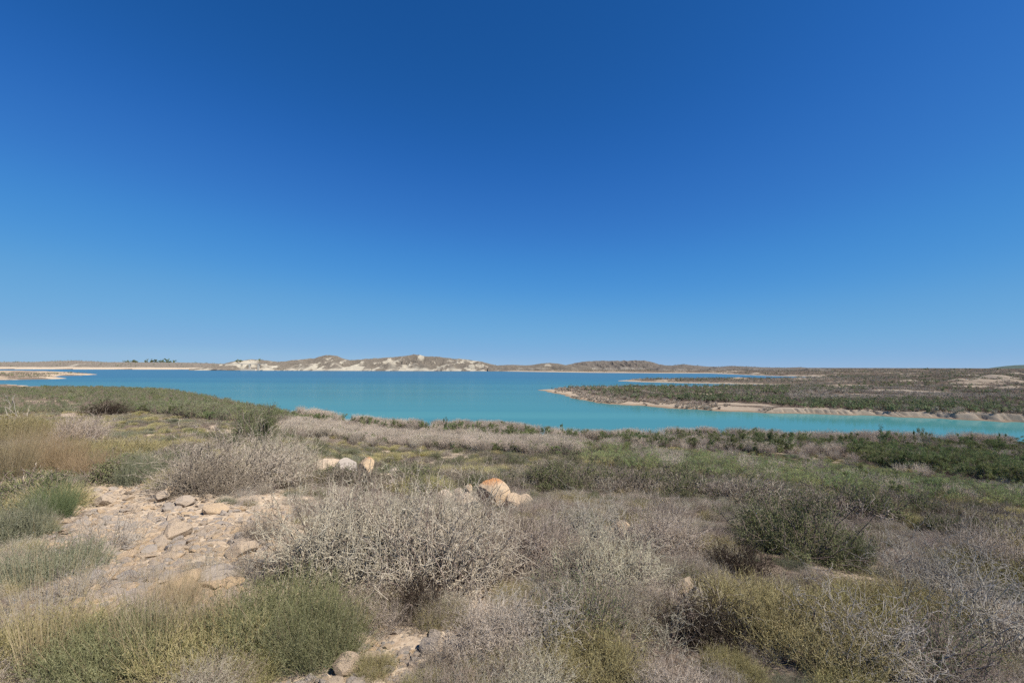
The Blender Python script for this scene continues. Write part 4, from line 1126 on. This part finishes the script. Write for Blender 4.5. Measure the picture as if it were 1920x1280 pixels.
    pk = vnoise(x / 2.2, y / 2.2, 401); pk2 = vnoise(x / 4.5 + 9, y / 4.5, 403)
    big = (u > .97)
    take('greensmall', rest & (u > .975) & (d < 60), .7, 1.6); take('drymid', rest & (u > .945) & (d < 60), .6, 1.3); take('brownmid', rest & (u > .915) & (pk2 < .55) & (d < 60), .6, 1.3)
    take('brownsmall', rest & (pk > .66), .7, 1.5, g * .8)
    take('olivesmall', rest & (pk < .24), .8, 1.7, g * .8)
    take('greengrey', rest & (pk2 > .74), .8, 1.6, g * .8)
    take('greysmall', rest & (pk2 < .2), .7, 1.3, g * .8)
    take('yellowsmall', rest & (nz3 > .58) & (nz2 > .42) & (u < .55), .7, 1.4, g)
    take('olivesmall', rest & (nz > .56) & (u < .60), .7, 1.5, g)
    take('greengrey', rest & (nz > .5) & (u < .40), .7, 1.3, g)
    take('greysmall', rest & (nz3 < .40) & (u < .5), .7, 1.2, g)
    take('brownsmall', rest & (nz2 < .52) & (u < .62), .7, 1.3, g)
    take('drysmall', rest & (u < .80), .7, 1.5, g * .8)
    take('olivesmall', rest & (u < .92), .7, 1.2, g)
    take('tamgrey', rest & (u < .955) & (d > 25), .4, .7, g)
    take('thicket', rest & (px > 500) & (d > 45), .5, .8, g)
scatter_near()

# single taller trees standing over the near shore
def lone(px, py, ytop, w, label, kind='tamtall', i=0):
    put(kind, px, py, ytop, w, 'tamarisk', label, 'tree', None, i)
lone(1650, 852, 799, 40, 'tallest tamarisk with a windswept flat crown above the right shore', 'tamtall', 0)
lone(1670, 842, 812, 22, 'rounded tamarisk just right of the tallest one', 'tam', 1)
lone(1692, 845, 812, 18, 'narrow tamarisk second right of the tallest one', 'tamtall', 1)
lone(1717, 848, 808, 14, 'thin tamarisk with a small dark tuft, near the right shore', 'tamtall', 2)
lone(1733, 850, 804, 16, 'thin tall tamarisk with two stacked tufts near the right shore', 'tamtall', 1)
lone(1821, 842, 810, 14, 'lone umbrella shaped small tree against the water at the right', 'tamtall', 0)
lone(1877, 848, 812, 16, 'thin leaning sapling against the water near the right edge', 'tamtall', 2)
lone(1590, 836, 815, 18, 'small round dark bush on the shoreline left of the tallest tamarisk', 'tam', 2)
lone(1055, 830, 795, 14, 'tallest small tamarisk against the water in the middle', 'tamtall', 2)
lone(1066, 832, 803, 14, 'second small tamarisk against the water in the middle', 'tamtall', 1)
lone(1080, 834, 806, 18, 'dark tufted tamarisk right of the tallest one in the middle', 'tam', 3)
lone(836, 815, 783, 14, 'small dark tamarisk breaking the shoreline left of centre', 'tam', 0)
lone(740, 808, 785, 16, 'small green tamarisk at the shoreline below the main hill', 'tamtall', 0)
lone(1380, 838, 806, 34, 'wide green tamarisk at the shoreline right of centre', 'tam', 2)
lone(1418, 840, 806, 32, 'rounded green tamarisk at the shoreline right of centre', 'tam', 1)
lone(1445, 842, 805, 30, 'bushy green tamarisk right of the rounded one at the shoreline', 'tam', 3)

# the canal bridge at the foot of the hills and trees on the skylines
def box_bm(bm, cx, cy, cz, sx_, sy_, sz_, taper=1.0, bev=.15):
    import bmesh
    r = bmesh.ops.create_cube(bm, size=1)
    for v in r['verts']:
        k = taper if v.co.z > 0 else 1
        v.co = (cx + v.co.x * sx_ * k, cy + v.co.y * sy_ * k, cz + v.co.z * sz_)
def bm_obj(name, boxes, mat, parent=None, loc=None):
    import bmesh
    bm = bmesh.new()
    for b in boxes: box_bm(bm, *b)
    bmesh.ops.bevel(bm, geom=bm.edges[:], offset=.12, segments=1, affect='EDGES')
    me = bpy.data.meshes.new(name); bm.to_mesh(me); bm.free(); me.materials.append(mat)
    return link(name, me, parent, loc)
M['concrete'] = rock_mat('pale_concrete', 0, (.66, .56, .43))
def far_point(px, py, D):
    d = ray(px, py); t = D / d[1]
    return float(d[0] * t), float(d[1] * t), float(H + d[2] * t)
bx, by, bz = far_point(450, 682, 1524)
br = bpy.data.objects.new('canal_bridge', None); COL.objects.link(br); br.location = (bx, by, 0)
tag(br, 'long pale concrete canal bridge on square piers at the foot of the left hill', 'bridge')
bm_obj('deck', [(0, 0, bz, 172, 6, 1.6)], M['concrete'], br)
for k, qx in enumerate((453, 468.5, 485)):
    X_, Y_, Z_ = far_point(qx, 682, 1524)
    bm_obj('pier', [(X_ - bx, 0, (bz - 1) / 2, 5.5 if k else 3, 5, bz - 1.4)], M['concrete'], br)
bm_obj('footing', [(32, -3, 2.6, 50, 9, 5.4, .92)], M['concrete'], br)

def sky_tree(px, py, hpx, wpx, D, label, kind='tam', i=0):
    x, y, z = far_point(px, py, D)
    W0, H0 = DIM[kind][i % len(FORMS[kind])]
    k = D / F
    place(kind, i, x, y, z - 2.5 * k, (wpx * k / W0, wpx * k / W0, (hpx + 2.5) * k / H0), i * 1.3, 'skyline_tree', label, 'tree', 'trees on the far skyline')
for a in [(238, 679.5, 4, 12, 2344, 'leftmost dark tree of the row on the far left skyline'), (251, 679.5, 5.2, 16, 2344, 'broad dark tree, second in the row on the far left skyline'),
          (273.5, 679.6, 6.6, 6.5, 2344, 'lone round dark tree in the middle of the row on the far left skyline'), (289, 679.6, 6, 17, 2344, 'wide low dark tree right of the lone round one on the skyline'),
          (304, 679.8, 6, 9, 2344, 'small dark tree, second from the right in the far left skyline row'), (320, 680, 7.5, 17, 2344, 'largest dark tree at the right end of the far left skyline row'),
          (487, 676, 4, 5, 1700, 'small dark tree on the left hill above the canal bridge'), (448, 677.5, 4, 12, 1700, 'dark bushy trees crowning the hill above the canal bridge'),
          (1718, 695.5, 4.5, 14, 1900, 'dark rounded tree at the left end of the clump on the right skyline'), (1736, 695.5, 5.5, 13, 1900, 'taller dark tree second in the clump on the right skyline'),
          (1757, 695.5, 4.5, 13, 1900, 'dark tree in the middle of the clump on the right skyline'), (1779, 695.5, 4.8, 15, 1900, 'dark tree at the right end of the clump on the right skyline'),
          (1815, 695.5, 4.6, 13, 1900, 'lone dark tree right of the skyline clump'), (1845, 696, 4, 12, 1900, 'dark tree far right on the skyline below the distant blue hill'), (1878, 696, 5, 14, 1900, 'rightmost dark tree on the skyline below the distant blue hill')]:
    sky_tree(*a, kind='tamdense', i=len(NAMES)); NAMES[len(NAMES)] = 1

def scatter_far():
    R = np.random.default_rng(12)
    n = 90000
    az = np.radians(R.uniform(-3, 53, n)); d = 105 * (1500 / 105) ** R.uniform(size=n) ** .85
    # thinner with distance: as seen, not as counted
    x = d * np.sin(az); y = d * np.cos(az)
    z, sn, sf, ss, px, steep = zland(x, y, True)
    qx, qy = to_px(x, y, z)
    u = R.uniform(size=n); v = R.uniform(size=n)
    patch = fbm(x / 40, y / 22, 5, 61); band = fbm(x / 90, y / 18, 4, 231); sm = fbm(x / 18, y / 12, 4, 233)
    ok = (sf > np.where(steep > .5, 2.6, 3 + 9 * fbm(x / 12, y / 12, 3, 83))) & (patch < .56 + .1 * (u < .3))
    edge = (sf > .4) & (sf < 13) & (qx > 1040) & (qx < 1450) & (d < 330) & (fbm(x / 9, y / 9, 3, 87) > np.where(qx < 1290, .42, .56)) & (u < .5)
    pool('thicketfar', x[edge], y[edge], z[edge] - .05, R.uniform(.35, .8, edge.sum()))
    used = ~ok | edge | ((dunes(x, y)[1] > .5) & (u > .06))
    g = np.clip(1.3 - d / 1500, .3, 1)
    def take(kind, m, s0, s1, dens=1.0):
        m = m & ~used & (v < dens)
        k = m.sum(); pool(kind, x[m], y[m], z[m] - .05, R.uniform(s0, s1, k) * np.clip(d[m] / 400, 1, 2.2) ** .5)
        used[m] = True
    # dense green belt behind the cut bank
    belt = (qx > 1420) & (sf < 26) & (sf > 4) & (qy > 745)
    pen = (qx < 1480) & (d < 330) & (d > 150)
    take('tamfar', belt & (u < .62), .6, 1.0, .9)
    take('tamgreyfar', belt & (u < .75), .8, 1.2, .8)
    
    take('tamfar', pen & (sm > .40) & (u < .6), .5, 1.05, .9)
    take('tamgreyfar', pen & (u < .55), .6, 1.1, .8)
    take('brownfar', pen & (qx > 1250) & (u < .85), .6, 1.2, .8)
    used |= pen & (sm < .40)
    green = band > .50
    take('tamfar', ~pen & green & (u < .45), .5, .95, g)
    take('tamgreyfar', ~pen & green & (u < .7), .7, 1.2, g)
    take('brownfar', ~pen & (u < .86), .7, 1.4, g * .75)
    take('tamfar', (u < .89) & (sm > .5), .5, .8, g)
    take('thicketfar', (u < .95) & (d < 350), .6, 1.0, g)
    # left spits
    n = 5000
    az = np.radians(R.uniform(-53, -38, n)); d = R.uniform(450, 1100, n)
    x = d * np.sin(az); y = d * np.cos(az); z, sn, sf, ss, px, steep = zland(x, y, True)
    m = (ss > 7) & (fbm(x / 60, y / 25, 4, 66) < .52) & (R.uniform(size=n) < .8)
    pool('tamgreyfar', x[m], y[m], z[m] - .1, R.uniform(.9, 1.9, m.sum()))
    m2 = (ss > 4) & (fbm(x / 40, y / 20, 3, 68) > .62)
    pool('tamfar', x[m2], y[m2], z[m2] - .1, R.uniform(.7, 1.3, m2.sum()))
    # beyond the lake on the left plain and the foot of the hills
    n = 30000
    az = np.radians(R.uniform(-53, 53, n)); d = R.uniform(1150, 3400, n)
    x = d * np.sin(az); y = d * np.cos(az); z, sn, sf, ss, px, steep = zland(x, y, True)
    nz = fbm(x / 90, y / 60, 4, 241)
    m = (sf > np.where(to_px(x, y, z)[0] < 430, 300, 45)) & (nz > .47)
    k = m.sum(); pool('brownfar', x[m], y[m], z[m], R.uniform(1.5, 3.4, k))
    m = (sf > np.where(to_px(x, y, z)[0] < 430, 300, 45)) & (nz < .47) & (R.uniform(size=n) < .25)
    k = m.sum(); pool('tamfar', x[m], y[m], z[m], R.uniform(1.0, 2.2, k))
scatter_far()

# shrubs standing on the hills
def on_hill(X, Y, z, n, seed, kind='tamfar', s=(1.0, 2.4), f=None):
    R = np.random.default_rng(seed)
    i = R.integers(2, X.shape[0] - 2, n); j = R.integers(1, X.shape[1] - 1, n)
    nz = fbm(X[i, j] / 40, Y[i, j] / 40, 3, seed)
    m = nz > .52
    if f is not None: m &= f(X[i, j], Y[i, j], z[i, j], i / X.shape[0])
    i, j = i[m], j[m]
    pool(kind, X[i, j], Y[i, j], z[i, j] - .4, R.uniform(*s, len(i)))
on_hill(*main, 900, 801, 'brownfar', (.8, 2.0)); on_hill(*main, 1800, 802, 'tamfar', (.8, 1.9), lambda x, y, z, u: (u < .45))
on_hill(*mesa, 1200, 803, 'brownfar', (.9, 2.2)); on_hill(*mesa, 900, 804, 'tamfar', (1.0, 2.2), lambda x, y, z, u: (u < .22) & (u > .1))
on_hill(*quarry, 900, 805, 'brownfar', (.9, 2.2)); on_hill(*low1, 2600, 806, 'tamgreyfar', (1.0, 2.6))
on_hill(*leftp, 6000, 807, 'brownfar', (1.8, 3.6)); on_hill(*leftp, 4200, 808, 'tamfar', (1.4, 3.0))

INFO = {
 'tam': ('tamarisk', 'dark green feathery tamarisk bush in the belts along the near shore', 'shrub', 'dark green tamarisks by the near shore', 280),
 'tamlight': ('light_tamarisk', 'light green feathery bush in the pale green belt above the near shore', 'shrub', 'light green bushes of the pale belt', 280),
 'tamgrey': ('grey_tamarisk', 'dull grey green bush on the left headland and along the slope', 'shrub', 'dull green bushes of the slope and headland', 280),
 'tamtall': ('thin_tamarisk', 'thin stemmed tamarisk with small tufts rising out of the dead brush', 'shrub', 'thin tamarisks in the dead brush', 120),
 'thicket': ('dead_brush_clump', 'pale dead brush clump with upright fine stems near the shoreline', 'dead shrub', 'dead brush clumps along the shore', 280),
 'drysmall': ('dry_scrub_bush', 'low grey leafless bush on the slope behind the foreground shrubs', 'shrub', 'low grey bushes of the slope', 290),
 'brownsmall': ('brown_scrub_bush', 'low brown dead looking bush on the slope behind the foreground shrubs', 'shrub', 'low brown bushes of the slope', 290),
 'greysmall': ('ash_grey_bush', 'small ash grey cushion bush on the slope', 'shrub', 'ash grey cushion bushes of the slope', 200),
 'olivesmall': ('olive_bush', 'small olive green cushion bush on the slope', 'shrub', 'olive cushion bushes of the slope', 290),
 'yellowsmall': ('mustard_bush', 'small mustard yellow cushion bush on the slope', 'shrub', 'mustard cushion bushes of the slope', 200),
 'greengrey': ('sage_bush', 'small sage green cushion bush on the slope', 'shrub', 'sage green cushion bushes of the slope', 200),
 'tamfar': ('far_tamarisk', 'dark green bush on the flat land across the water', 'shrub', 'dark green bushes across the water', 280),
 'tamgreyfar': ('far_grey_bush', 'grey green bush on the flat land across the water', 'shrub', 'grey green bushes across the water', 200),
 'brownfar': ('far_brown_bush', 'brown dry bush on the flat land across the water', 'shrub', 'brown bushes across the water', 200),
 'dry': ('small_dry_shrub', '', 'shrub', 'small grey shrubs between the foreground shrubs', 150), 'drybrown': ('small_brown_shrub', '', 'shrub', 'small brown shrubs between the foreground shrubs', 150),
 'olive': ('small_olive_tuft', '', 'tuft', 'small olive tufts between the foreground shrubs', 200), 'greyfine': ('small_ash_shrub', '', 'shrub', 'small ash grey shrubs between the foreground shrubs', 200),
 'green': ('small_leafy_shrub', '', 'shrub', 'small leafy shrubs between the foreground shrubs', 200), 'greygreen': ('small_sage_tuft', '', 'tuft', 'small sage green tufts between the foreground shrubs', 200),
 'drymid': ('thorny_grey_bush', '', 'shrub', 'taller grey bushes of the slope', 200),
 'brownmid': ('dark_brown_bush', '', 'shrub', 'taller brown bushes of the slope', 200),
 'greensmall': ('dark_green_bush', '', 'shrub', 'dark green leafy bushes of the slope', 200),
 'thicketfar': ('far_dead_brush', 'pale dead brush clump on the shore across the water', 'dead shrub', 'dead brush across the water', 100),
}
MASSN = {'green': 'fine_leafy_vegetation', 'dry': 'fine_grey_vegetation', 'drybrown': 'fine_brown_vegetation', 'olive': 'fine_olive_vegetation', 'greyfine': 'fine_ash_vegetation', 'greygreen': 'fine_sage_vegetation', 'drymid': 'grey_thorn_vegetation', 'brownmid': 'dark_brown_vegetation', 'greensmall': 'green_leafy_vegetation', 'tam': 'tamarisk_thicket', 'tamlight': 'light_green_shrubbery', 'tamgrey': 'grey_green_shrubbery', 'tamtall': 'sapling_undergrowth', 'thicket': 'dead_brush_undergrowth', 'drysmall': 'grey_dry_scrub_vegetation',
         'brownsmall': 'brown_dry_scrub_vegetation', 'greysmall': 'ash_grey_scrub_vegetation', 'olivesmall': 'olive_scrub_vegetation', 'yellowsmall': 'mustard_scrub_vegetation', 'greengrey': 'sage_scrub_vegetation',
         'tamfar': 'far_green_shrubbery', 'tamgreyfar': 'far_grey_shrubbery', 'brownfar': 'far_brown_shrubbery', 'thicketfar': 'far_dead_undergrowth'}
Rg = np.random.default_rng(99)
for kind, lst in POOL.items():
    P = np.concatenate(lst)
    key = P[:, 3] / np.hypot(P[:, 0], P[:, 1])
    P = P[np.argsort(-key)]
    nm, lab, cat, grp, N1 = INFO[kind]
    nv = len(FORMS[kind]); srcs = [None] * nv
    qx, qy = to_px(P[:, 0], P[:, 1], P[:, 2])
    vis = (qx > -30) & (qx < 1950)
    top = np.where(vis)[0][:N1]
    labs = {}
    def lmd(i):
        return min(abs(qx[i] - a) + 2.2 * abs(qy[i] - b) for _, a, b in LM)
    for i in sorted(top, key=lmd):
        labs[i] = where_label(kind, qx[i], qy[i])
    for c, i in enumerate(top):
        v = c % nv
        s = P[i, 3]
        r = place(kind, v, P[i, 0], P[i, 1], P[i, 2], (s * Rg.uniform(.9, 1.1), s * Rg.uniform(.9, 1.1), s), Rg.uniform(0, 6.28), nm, labs[i], cat, grp)
        if srcs[v] is None:
            srcs[v] = [o for o in r.children]
    rest = np.setdiff1d(np.arange(len(P)), top)
    if len(rest):
        Q = P[rest]; n = len(Q)
        print('MASS', kind, len(top), n)
        scatter_mass(MASSN[kind], lab.replace('bush', 'bushes'), srcs, Q[:, 0], Q[:, 1], Q[:, 2], Q[:, 3] * Rg.uniform(.9, 1.1, n), Rg.uniform(0, 6.28, n), Rg.integers(0, nv, n))
